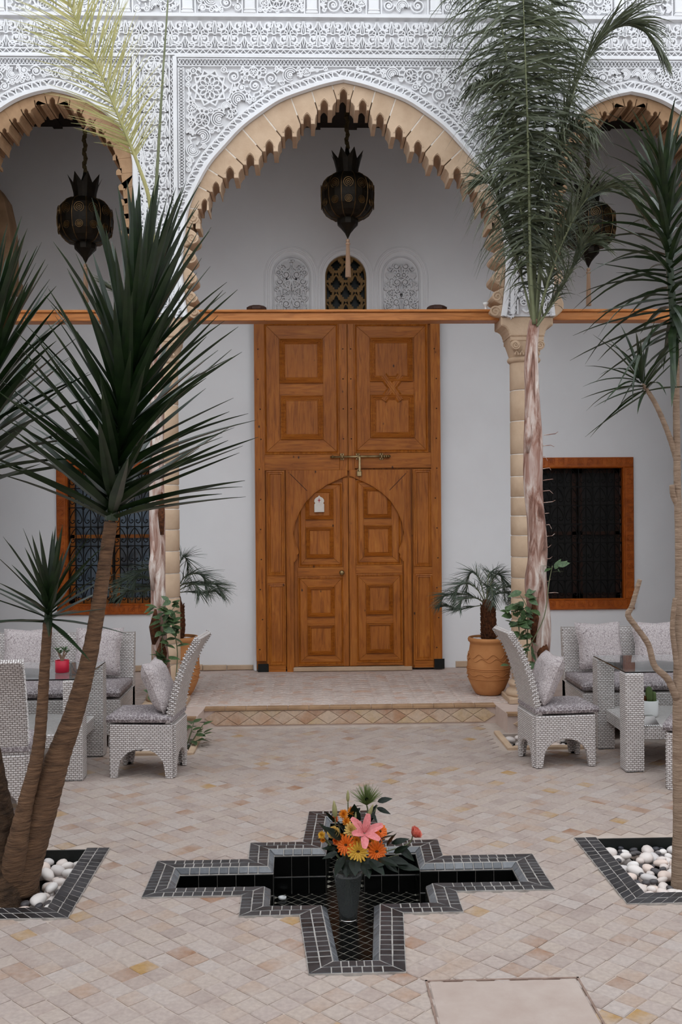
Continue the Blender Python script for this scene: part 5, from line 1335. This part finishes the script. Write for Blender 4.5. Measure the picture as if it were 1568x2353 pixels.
F([(1229, 745), (1214, 600), (1192, 440), (1168, 300), (1135, 200), (1098, 190)], (8.54, 8.5, 8.46, 8.42, 8.38, 8.34), .014, 90, .55, .45, ang=1.3, wl=.018, start=.2, curl=.16, seed=17, af=.2)
F([(1231, 745), (1242, 600), (1262, 460), (1290, 350), (1325, 290), (1362, 310)], (8.54, 8.48, 8.42, 8.36, 8.3, 8.26), .014, 90, .50, .45, ang=1.3, wl=.018, start=.2, curl=.16, seed=19, af=.2)
F([(1229, 745), (1226, 620), (1222, 500), (1216, 380), (1208, 300)], (8.6, 8.66, 8.70, 8.74, 8.76), .013, 80, .50, .40, ang=1.6, wl=.018, start=.15, curl=.2, seed=27, af=.1, nv=Vector((0, -1, .1)))
PXL, PYL = -1.36, 8.52
pl_ = thing('palm_tree', 'slender palm with peeling trunk and pale yellow frond at the left behind the yucca', 'palm', (PXL, PYL, -.09)); org = Vector((PXL, PYL, -.09))
tp = [W(372, 1700, Y_), W(374, 1560, Y_), W(366, 1460, Y_), W(364, 1370, Y_), W(362, 1240, Y_), W(360, 1100, Y_), W(362, 950, Y_), W(362, 850, Y_), W(360, 790, Y_)]
tp[0].z = -.10
trunkmesh([p-org for p in tp], (.075, .072, .066, .064, .066, .062, .058, .050, .04), 'bark_palm', pl_, 'trunk')
for (px, py, h, wd_, mt) in ((357, 1440, .3, .05, 'bark_date'), (372, 1500, .26, .05, 'bark_date'), (352, 1300, .42, .035, 'bark_palm'), (372, 1180, .36, .03, 'bark_date')):
    c = W(px, py, Y_-.05)-org; MB().tube([c+Vector((0, 0, -h/2)), c+Vector((0, -.02, 0)), c+Vector((.005, -.01, h/2))], [wd_*.6, wd_, .008], 9, flat=.45).build('leaf_sheath', mt, pl_, True)
frond(pl_, org, [W(x, y, Y) for (x, y), Y in zip([(360, 800), (352, 600), (345, 470), (318, 380), (282, 290), (236, 180), (190, 80), (145, -30), (110, -110)], (8.5, 8.4, 8.3, 8.22, 8.16, 8.1, 8.05, 8.0, 7.95))], .021, 150, .62, .05, 'palm_leaf_pale', 'palm_leaf_pale', ang=1.15, wl=.011, start=.40, gap=.1, curl=.07, seed=21, nv=Vector((.1, -1, .15)))
frond(pl_, org, [W(x, y, Y) for (x, y), Y in zip([(361, 800), (352, 560), (362, 380), (374, 180), (386, 0), (395, -160)], (8.52, 8.5, 8.48, 8.46, 8.44, 8.42))], .020, 8, .25, .05, 'palm_leaf', 'rachis', ang=.6, start=.93, seed=23)
frond(pl_, org, [W(x, y, Y) for (x, y), Y in zip([(358, 800), (300, 700), (250, 660)], (8.55, 8.6, 8.62))], .012, 24, .3, .12, 'palm_leaf', 'rachis', ang=.8, start=.2, seed=25)
wi = MB()
for k in range(5):
    a = W(236, 262+k*5, 8.15)-org; b = W(205, 275+k*4, 8.15)-org; c = W(193+k*3, 300-k*2, 8.15)-org; wi.tube([a, (a+b)/2+Vector((0, 0, .02*((k % 3)-1))), b, c], .0025, 4)
wi.build('dry_tendrils', 'tassel', pl_)

# --- terracotta pots with little date palms
def pot_palm(label, X, Y, s, fronds, hs, plab):
    t = thing('terracotta_pot', label, 'plant pot', (X, Y, ZG)); R = .205
    prof = [(.10, .0), (.125, .012), (.155, .06), (.190, .14), (.204, .23), (.200, .32), (.184, .42), (.174, .48), (.176, .495), (.192, .51), (.196, .53), (.188, .545), (.172, .545), (.166, .52), (.16, .47)]
    B = MB().lathe([(r*s, z*s) for r, z in prof], 40).build('body', 'terracotta_pot', t, True)
    for z0, am, r in ((.38, .022, .196), (.345, .018, .2005), (.205, .010, .2045)):
        MB().tube([(r*s*math.cos(a), r*s*math.sin(a), (z0+am*math.sin(a*9+z0*40))*s) for a in [2*PI*i/110 for i in range(111)]], .0035, 5, False).build('wavy_line', 'terracotta_pot', B)
    for z, r in ((.26, .2055), (.245, .2055), (.165, .199)):
        MB().tube([(r*s*math.cos(a), r*s*math.sin(a), z*s) for a in [2*PI*i/48 for i in range(49)]], .004, 5, False).build('ridge', 'terracotta_pot', B)
    MB().lathe([(.165*s, .49*s), (.05, .50*s)], 24).build('soil', 'soil', t)
    for k in range(9):
        a = k*GA*1.3; r = (.03+.11*math.sqrt(k/9))*s; r = max(r, .09); o = ob('pebble', random.choice(PEBW), None, (X+r*math.cos(a), Y+r*math.sin(a), ZG+.505*s+.018)); q = random.uniform(.026, .036); o.scale = (q, q, q); o.rotation_euler.z = a
        tag(o, f'white pebble on the soil of the {plab} terracotta pot', 'pebble', f'white pebbles in the {plab} terracotta pot')
    z1 = .50*s
    pt = thing('date_palm', f'small date palm with arching fronds growing in the {plab} terracotta pot', 'palm', (X, Y, ZG+z1)); og = Vector((X, Y, ZG+z1))
    TP = [Vector((0, 0, 0)), Vector((.01, 0, .16)), Vector((.0, 0, .34)), Vector((-.02, 0, .44*hs+.02))]
    trunkmesh(TP, (.050, .068, .060, .030), 'bark_date', pt, 'trunk', 14, 7, .08)
    sc = MB()
    for k in range(120):
        u = k/120; a = k*GA; c = TP[0].lerp(TP[2], u)+Vector((.06*math.cos(a), .06*math.sin(a), .02)); sc.tube([c-Vector((0, 0, .02)), c+Vector((.016*math.cos(a), .016*math.sin(a), .018))], [.011, .004], 4)
    sc.build('leaf_scars', 'bark_date', pt)
    top = TP[3]
    for k, (dx, dy, dz, L) in enumerate(fronds):
        e = Vector((dx, dy, 0)).normalized() if (dx or dy) else Vector((0, 0, 0)); pts = [top+og-Vector((0, 0, .05)), top+og+Vector((dx*.35, dy*.35, dz*.75)), top+og+Vector((dx*.72, dy*.72, dz)), top+og+Vector((dx, dy, dz*.72)), top+og+Vector((dx*1.12, dy*1.12, dz*.15-.06))]
        frond(pt, og, pts, .006, 46, .25*L, .10, 'date_leaf', 'rachis', ang=.95, wl=.0055, start=.16, curl=.04, seed=31+k)
PA = flo(1141, 1604, ZG)
pot_palm('large ribbed terracotta pot with wavy lines beside the right column', PA.x-.035, PA.y+.21, 1.03, [(-.30, -.1, .16, 1.), (-.40, .02, .05, 1.), (-.26, -.16, .02, .9), (-.16, .12, .26, .9), (.18, .05, .24, .9), (.30, -.05, .12, 1.), (.26, .2, .05, .9), (.02, -.22, .14, .8), (-.36, .1, -.1, .9), (.1, .2, .26, .8)], .9, 'right')
PB = at(408, 1590, 9.85)
pot_palm('terracotta pot half hidden behind the left wicker chair', PB.x, 9.85, 1.08, [(.30, -.1, .14, 1.2), (.40, .02, .03, 1.2), (.24, -.2, .05, 1.1), (-.34, -.1, .18, 1.25), (-.50, -.02, .10, 1.3), (-.42, -.18, -.02, 1.2), (.12, .1, .30, 1.), (-.15, .15, .26, 1.), (.36, .15, -.06, 1.1), (-.3, .2, 0, 1.1)], 1.15, 'left')

# --- climbers and small leafy plants
def lobemesh(mat):
    mb = MB(); rows = [(0, .02), (.12, .26), (.32, .40), (.55, .36), (.78, .20), (1., .01)]; rings = [[(u, -w/2, .07*w-.10*u*u), (u, 0, -.10*u*u), (u, w/2, .07*w-.10*u*u), (u, 0, -.004-.10*u*u)] for u, w in rows]
    return mb.loops(rings, True, True).mesh('leaf', mat)
VL = lobemesh('vine_leaf'); BLf = lobemesh('bouquet_leaf')
def climber(name, label, base, paths, leaves, size, foot):
    t = thing(name, label, 'plant', base); og = Vector(base)
    for pth in paths:
        pts = [W(x, y, Y)-og for x, y, Y in pth]; P = spline([tuple(p) for p in pts], 6); MB().tube(P, [.006*(1-.5*i/len(P)) for i in range(len(P))], 6).build('stem', 'rachis', t, True)
    for (x, y, Y, n, sp) in leaves:
        for k in range(n):
            c = W(x+random.uniform(-sp, sp), y+random.uniform(-sp, sp), Y+random.uniform(-.05, .03)); a = random.uniform(-PI, PI)
            place(VL, 'leaf', t, c, (math.cos(a), -.5+.5*math.sin(a), random.uniform(-.5, .5)), size*random.uniform(.7, 1.2), random.uniform(-.2, 1.1)*(1 if math.cos(a) > 0 else -1), 1.35, og)
climber('climbing_plant', 'leafy climber on the right palm trunk and column', (1.86, 8.55, -.08), [[(1205, 1700, 8.55), (1208, 1560, 8.5), (1212, 1480, 8.48), (1200, 1420, 8.5), (1170, 1385, 8.5)], [(1212, 1480, 8.48), (1212, 1400, 8.46), (1190, 1360, 8.5)], [(1208, 1500, 8.46), (1250, 1420, 8.43), (1262, 1340, 8.43), (1270, 1300, 8.43)]],
        [(1212, 1500, 8.43, 12, 22), (1195, 1420, 8.46, 13, 20), (1205, 1380, 8.46, 12, 22), (1176, 1405, 8.48, 8, 14), (1200, 1450, 8.45, 8, 18), (1275, 1300, 8.42, 7, 15), (1172, 1530, 8.5, 2, 6), (1220, 1540, 8.42, 8, 16), (1185, 1440, 8.47, 8, 16)], .105, 0)
climber('climbing_plant', 'leafy climber on the left palm trunk and column', (-1.30, 8.55, -.08), [[(385, 1700, 8.55), (378, 1560, 8.46), (372, 1480, 8.46), (385, 1420, 8.46), (405, 1390, 8.5)], [(400, 1600, 8.52), (408, 1500, 8.52), (395, 1430, 8.5), (390, 1400, 8.46)]],
        [(372, 1410, 8.44, 14, 18), (400, 1395, 8.46, 12, 16), (402, 1440, 8.48, 9, 16), (362, 1555, 8.44, 14, 14), (378, 1510, 8.44, 9, 12), (393, 1470, 8.46, 8, 16), (350, 1590, 8.4, 5, 9), (385, 1440, 8.44, 10, 18), (372, 1580, 8.42, 8, 12)], .10, 0)
t = thing('leafy_plant', 'low green round-leaved plant beside the left step corner', 'plant', (-1.10, 8.52, -.08)); og = Vector((-1.10, 8.52, -.08))
for k in range(34):
    a = k*GA; r = .035+.010*math.sqrt(k)*2.2; c = Vector((r*math.cos(a)*.9+.04, r*math.sin(a)*.8, .10+.20*random.random()))
    if k % 3 == 0: MB().tube([(0, 0, 0), c*.6, c], .004, 5).build('stem', 'rachis', t)
    place(VL, 'leaf', t, c+og, (math.cos(a), math.sin(a), random.uniform(-.2, .5)), random.uniform(.085, .125), random.uniform(-.4, .4), 1.25, og)

# ================================================================== BOUQUET IN THE FOUNTAIN
vp = flo(801, 2112, -.243); VX, VY = vp.x, vp.y; VZ = -.243
t = thing('glass_vase', 'dark grey tapered glass vase standing in the fountain basin', 'vase', (VX, VY, VZ))
MB().lathe([(.040, .001), (.048, .004), (.052, .05), (.064, .15), (.077, .23), (.082, .268), (.078, .268), (.073, .23), (.060, .15), (.048, .05), (.040, .014)], 36).build('glass', 'vase_glass', t, True)
MB().tube([(.049*math.cos(a), .049*math.sin(a), .006) for a in [2*PI*i/30 for i in range(31)]], .0025, 5, False).build('foot_rim', 'silver', t)
MOUTH = Vector((VX, VY, VZ+.255))
def petal(mat, w=.28, cup=.1, n=5, pt=.7):
    mb = MB(); rings = []
    for i in range(n+1):
        u = i/n; wd = w*(math.sin(PI*min(.985, u*pt+.12)))**.8+.004; z = cup*u*u; rings.append([(u, -wd/2, z+.12*wd), (u, 0, z), (u, wd/2, z+.12*wd), (u, 0, z-.012)])
    return mb.loops(rings, True, True).mesh('petal', mat)
PET = {}
def gp(mat, *a):
    k = (mat,)+a
    if k not in PET: PET[k] = petal(mat, *a)
    return PET[k]
def frame_for(d):
    d = Vector(d).normalized(); x = d.cross(Vector((0, 0, 1)));
    if x.length < .05: x = Vector((1, 0, 0))
    x.normalize(); return Matrix((x, d.cross(x).normalized() if False else d.cross(x), d)).transposed().to_4x4()
def flower(kind, label, px, py, dY, r, face, mat, group=None, bendz=0.):
    P = W(px, py, VY+dY); t = thing(kind, label, 'flower', P); t.rotation_euler = (0, 0, 0); M = frame_for(face)
    pts = [Vector((0, 0, 0)), -Vector(face).normalized()*.05+Vector((0, 0, -.02)), (MOUTH-P)*.6+Vector((0, 0, .01)), MOUTH-P, MOUTH-P+Vector((random.uniform(-.02, .02), random.uniform(-.02, .02), -.17))]
    MB().tube(spline([tuple(p) for p in pts], 5), .0035, 6).build('stem', 'rachis', t, True)
    def pet(a, el, L, me, off=.0, h=0.):
        return ob('petal', me, t, mat=M @ RZ(a) @ TR((off, 0, h)) @ RY(-el) @ Matrix.Diagonal((L, L, L, 1)))
    if kind == 'gerbera':
        for ring, (n, el, L, h) in enumerate(((17, .12, r, 0), (15, .35, r*.82, .003), (12, .65, r*.5, .005))):
            for k in range(n): pet(2*PI*k/n+ring*.2, el+random.uniform(-.08, .08), L*random.uniform(.94, 1.05), gp(mat, .24, -.10), r*.08, h)
        MB().lathe([(r*.24, .0), (r*.24, .006), (r*.12, .010)], 14).build('disc', 'flower_disc', t); t.children[-1].matrix_local = M
    elif kind == 'chrysanthemum':
        for ring, (n, el, L) in enumerate(((14, .1, r), (13, .5, r*.9), (11, .9, r*.75), (7, 1.25, r*.6))):
            for k in range(n): pet(2*PI*k/n+ring*.23, el+random.uniform(-.1, .1), L*random.uniform(.9, 1.1), gp(mat, .26, .18), r*.05, .002*ring)
    elif kind == 'rose':
        for ring, (n, el, L, off) in enumerate(((5, .55, r*1.0, .12), (5, .85, r*.98, .10), (4, 1.1, r*.95, .08), (3, 1.35, r*.9, .04))):
            for k in range(n): pet(2*PI*k/n+ring*.6, el, L, gp(mat, .95, .28), r*off, 0)
    elif kind == 'lily':
        for k in range(6): pet(2*PI*k/6+.2, .55 if k % 2 else .75, r*(1 if k % 2 else .95), gp(mat, .44, -.22, 7, .74), r*.05, 0)
        for k in range(6): MB().tube([(0, 0, 0), (.35*r*math.cos(k*1.05), .35*r*math.sin(k*1.05), .55*r)], .0018, 4).build('stamen', 'petal_pink', t); t.children[-1].matrix_local = M
    elif kind == 'bud':
        b = MB().lathe([(.003, 0), (r*.24, r*.25), (r*.30, r*.75), (r*.24, r*1.3), (r*.12, r*1.75), (.002, r*2)], 9, lob=lambda a, z: 1+.06*math.cos(3*a)).build('bud', mat, t, True); b.matrix_local = M
    return t
fv = lambda x, z=.3, y=-1.: (x, y, z)
flower('gerbera', 'orange gerbera at the lower left of the bouquet', 796, 1942, -.09, .052, fv(-.35, .25), 'petal_orange')
flower('gerbera', 'yellow gerbera at the lower middle of the bouquet', 823, 1957, -.11, .054, fv(.05, .15), 'petal_yellow')
flower('gerbera', 'orange gerbera at the lower right of the bouquet', 865, 1957, -.09, .056, fv(.35, .2), 'petal_orange')
flower('gerbera', 'orange gerbera half hidden behind the right lily petals', 873, 1911, .02, .044, fv(.6, .6), 'petal_orange')
flower('gerbera', 'deep orange gerbera between the lily and the lower right gerbera', 850, 1934, -.05, .042, fv(.1, .35), 'petal_amber')
flower('lily', 'open pink lily at the heart of the bouquet', 838, 1914, -.09, .100, (.22, -.75, .65), 'petal_pink')
flower('rose', 'yellow rose at the left of the bouquet', 770, 1918, -.05, .042, fv(-.4, .9), 'petal_cream')
flower('rose', 'coral pink rose reaching out to the right of the bouquet', 949, 1920, .0, .046, (.7, -.3, .75), 'petal_coral')
flower('chrysanthemum', 'small yellow flower at the far left of the bouquet', 741, 1919, -.03, .022, fv(-.6, .5), 'petal_yellow')
flower('chrysanthemum', 'tiny amber flower at the far left below the yellow one', 743, 1930, -.03, .016, fv(-.5, .2), 'petal_amber')
flower('chrysanthemum', 'amber chrysanthemum at the upper left between two buds', 790, 1872, .04, .028, fv(-.2, .8), 'petal_amber')
flower('chrysanthemum', 'amber chrysanthemum under the pale green bud', 808, 1864, .06, .024, fv(.1, .8), 'petal_amber')
flower('chrysanthemum', 'amber chrysanthemum just above the pale yellow one', 796, 1888, .02, .024, fv(-.1, .7), 'petal_amber')
flower('chrysanthemum', 'small orange chrysanthemum beside the tall brown lily bud', 771, 1882, .02, .020, fv(-.5, .6), 'petal_orange')
flower('chrysanthemum', 'pale yellow chrysanthemum left of the pink lily', 808, 1908, -.04, .040, fv(-.2, .6), 'petal_cream')
flower('chrysanthemum', 'small amber flower above the yellow gerbera', 820, 1931, -.09, .024, fv(0, .4), 'petal_amber')
flower('bud', 'tall brownish closed lily bud at the upper left of the bouquet', 771, 1880, .0, .050, fv(-.15, 1.8, -.2), 'petal_pink' if False else 'bud_green')
flower('bud', 'brownish closed lily bud behind the pink lily', 846, 1878, .04, .040, fv(.5, 1.3, -.2), 'bud_green')
flower('bud', 'slender pale green bud above the amber chrysanthemums', 800, 1842, .06, .032, fv(0, 1.8, -.1), 'bud_green')
flower('bud', 'short green bud left of the pink lily tip', 817, 1884, .0, .022, fv(.1, 1.6, -.2), 'bud_green')
flower('chrysanthemum', 'amber flower between the yellow rose and the lower left gerbera', 785, 1926, -.05, .026, fv(-.4, .5), 'petal_amber')
flower('chrysanthemum', 'orange chrysanthemum under the yellow rose', 774, 1932, -.02, .022, fv(-.6, .3), 'petal_orange')
flower('chrysanthemum', 'amber chrysanthemum above the lower right gerbera', 856, 1922, -.02, .030, fv(.3, .6), 'petal_orange')
flower('chrysanthemum', 'small amber flower between the two lower right gerberas', 842, 1946, -.08, .024, fv(.1, .3), 'petal_amber')
# grassy tuft
P = W(843, 1850, VY+.08); t = thing('grass_tuft', 'spiky light green grass head topping the bouquet', 'foliage', P)
g = MB()
for k in range(150):
    a = random.uniform(0, 2*PI); e = random.uniform(.05, 1.05); d = Vector((math.sin(e)*math.cos(a), math.sin(e)*math.sin(a), math.cos(e))); L = random.uniform(.075, .13)
    g.tube([d*.004, d*L*.5, d*L+Vector((0, 0, -.008*e))], [.0016, .0016, .0006], 4)
g.build('blades', 'tuft_leaf', t); MB().tube(spline([(0, 0, 0), (0, 0, -.06), tuple((MOUTH-P)*.7), tuple(MOUTH-P), tuple(MOUTH-P+Vector((0, .02, -.15)))], 4), .004, 6).build('stem', 'rachis', t, True)
# foliage sprays
def spray(label, px, py, dY, items):
    P = W(px, py, VY+dY); t = thing('leaf_spray', label, 'foliage', P)
    MB().tube(spline([(0, 0, 0), tuple((MOUTH-P)*.5+Vector((0, 0, .012))), tuple(MOUTH-P+Vector((0, 0, .02))), tuple(MOUTH-P+Vector((0, 0, -.14)))], 5), .003, 6).build('stem', 'rachis', t, True)
    for (x, y, d, L, ro, ws) in items: place(BLf, 'leaf', t, W(x, y, VY+dY+random.uniform(-.02, .01)), d, L, ro, ws, P)
spray('glossy dark leaves spreading to the right of the bouquet', 915, 1965, -.06, [(905, 1960, (.8, -.3, .5), .10, .8, 1.), (918, 1945, (.7, -.3, -.6), .11, .9, 1.), (896, 1972, (1, -.4, -.15), .11, .9, 1.), (912, 1988, (1, -.2, -.1), .13, .7, .9), (888, 1945, (.5, -.3, .9), .10, .6, 1.), (900, 1938, (1, -.2, .35), .10, .9, .9), (885, 1980, (.8, -.5, -.5), .09, .8, 1.1)])
spray('dark green leaves at the top right behind the grass head', 868, 1850, .08, [(868, 1842, (1, -.2, .3), .085, .8, 1.1), (866, 1856, (1, -.3, -.35), .085, .8, .9), (850, 1862, (.4, -.5, -.5), .08, 0, 1.), (835, 1852, (-.7, -.3, .1), .08, .2, 1.), (828, 1856, (-.6, -.4, -.5), .08, -.2, 1.), (845, 1846, (-.1, -.5, .6), .07, .2, 1.)])
spray('dark leaves folding down over the rim at the left of the bouquet', 775, 1975, -.08, [(775, 1950, (-.9, -.4, .2), .09, -.7, .9), (776, 1958, (-1, -.4, -.25), .09, -.8, .9), (790, 1968, (-.4, -.6, -.5), .12, .2, 1.3), (800, 1975, (-.1, -.7, -.4), .11, 0, 1.5), (785, 1930, (-.8, -.3, .8), .13, -.8, 1.1), (768, 1890, (-.4, -.3, .7), .10, .2, 1.), (790, 1900, (-.5, -.5, .3), .09, 0, 1.)])
spray('broad dark leaves folding down over the rim at the right of the bouquet', 845, 1978, -.10, [(835, 1975, (.2, -.7, -.4), .12, 0, 1.5), (850, 1975, (.6, -.6, -.4), .12, .2, 1.4), (825, 1985, (1, -.4, .12), .14, .9, 1.1), (870, 1930, (.8, -.3, .4), .10, 0, 1.2), (815, 1972, (0, -.7, -.4), .11, 0, 1.5), (868, 1972, (.9, -.3, -.2), .12, .3, 1.3)])
spray('dark leaves among the stems at the back of the bouquet', 815, 1930, .06, [(800, 1925, (-.4, -.2, .8), .15, 0, 1.3), (830, 1925, (.3, -.2, .8), .16, .2, 1.3), (850, 1940, (.7, -.1, .5), .15, 0, 1.3), (780, 1945, (-.8, -.1, .4), .14, 0, 1.3), (815, 1900, (0, 0, 1), .13, 0, 1.4), (845, 1895, (.3, .2, .7), .12, 0, 1.3), (770, 1930, (-.6, .2, .7), .13, 0, 1.3)])
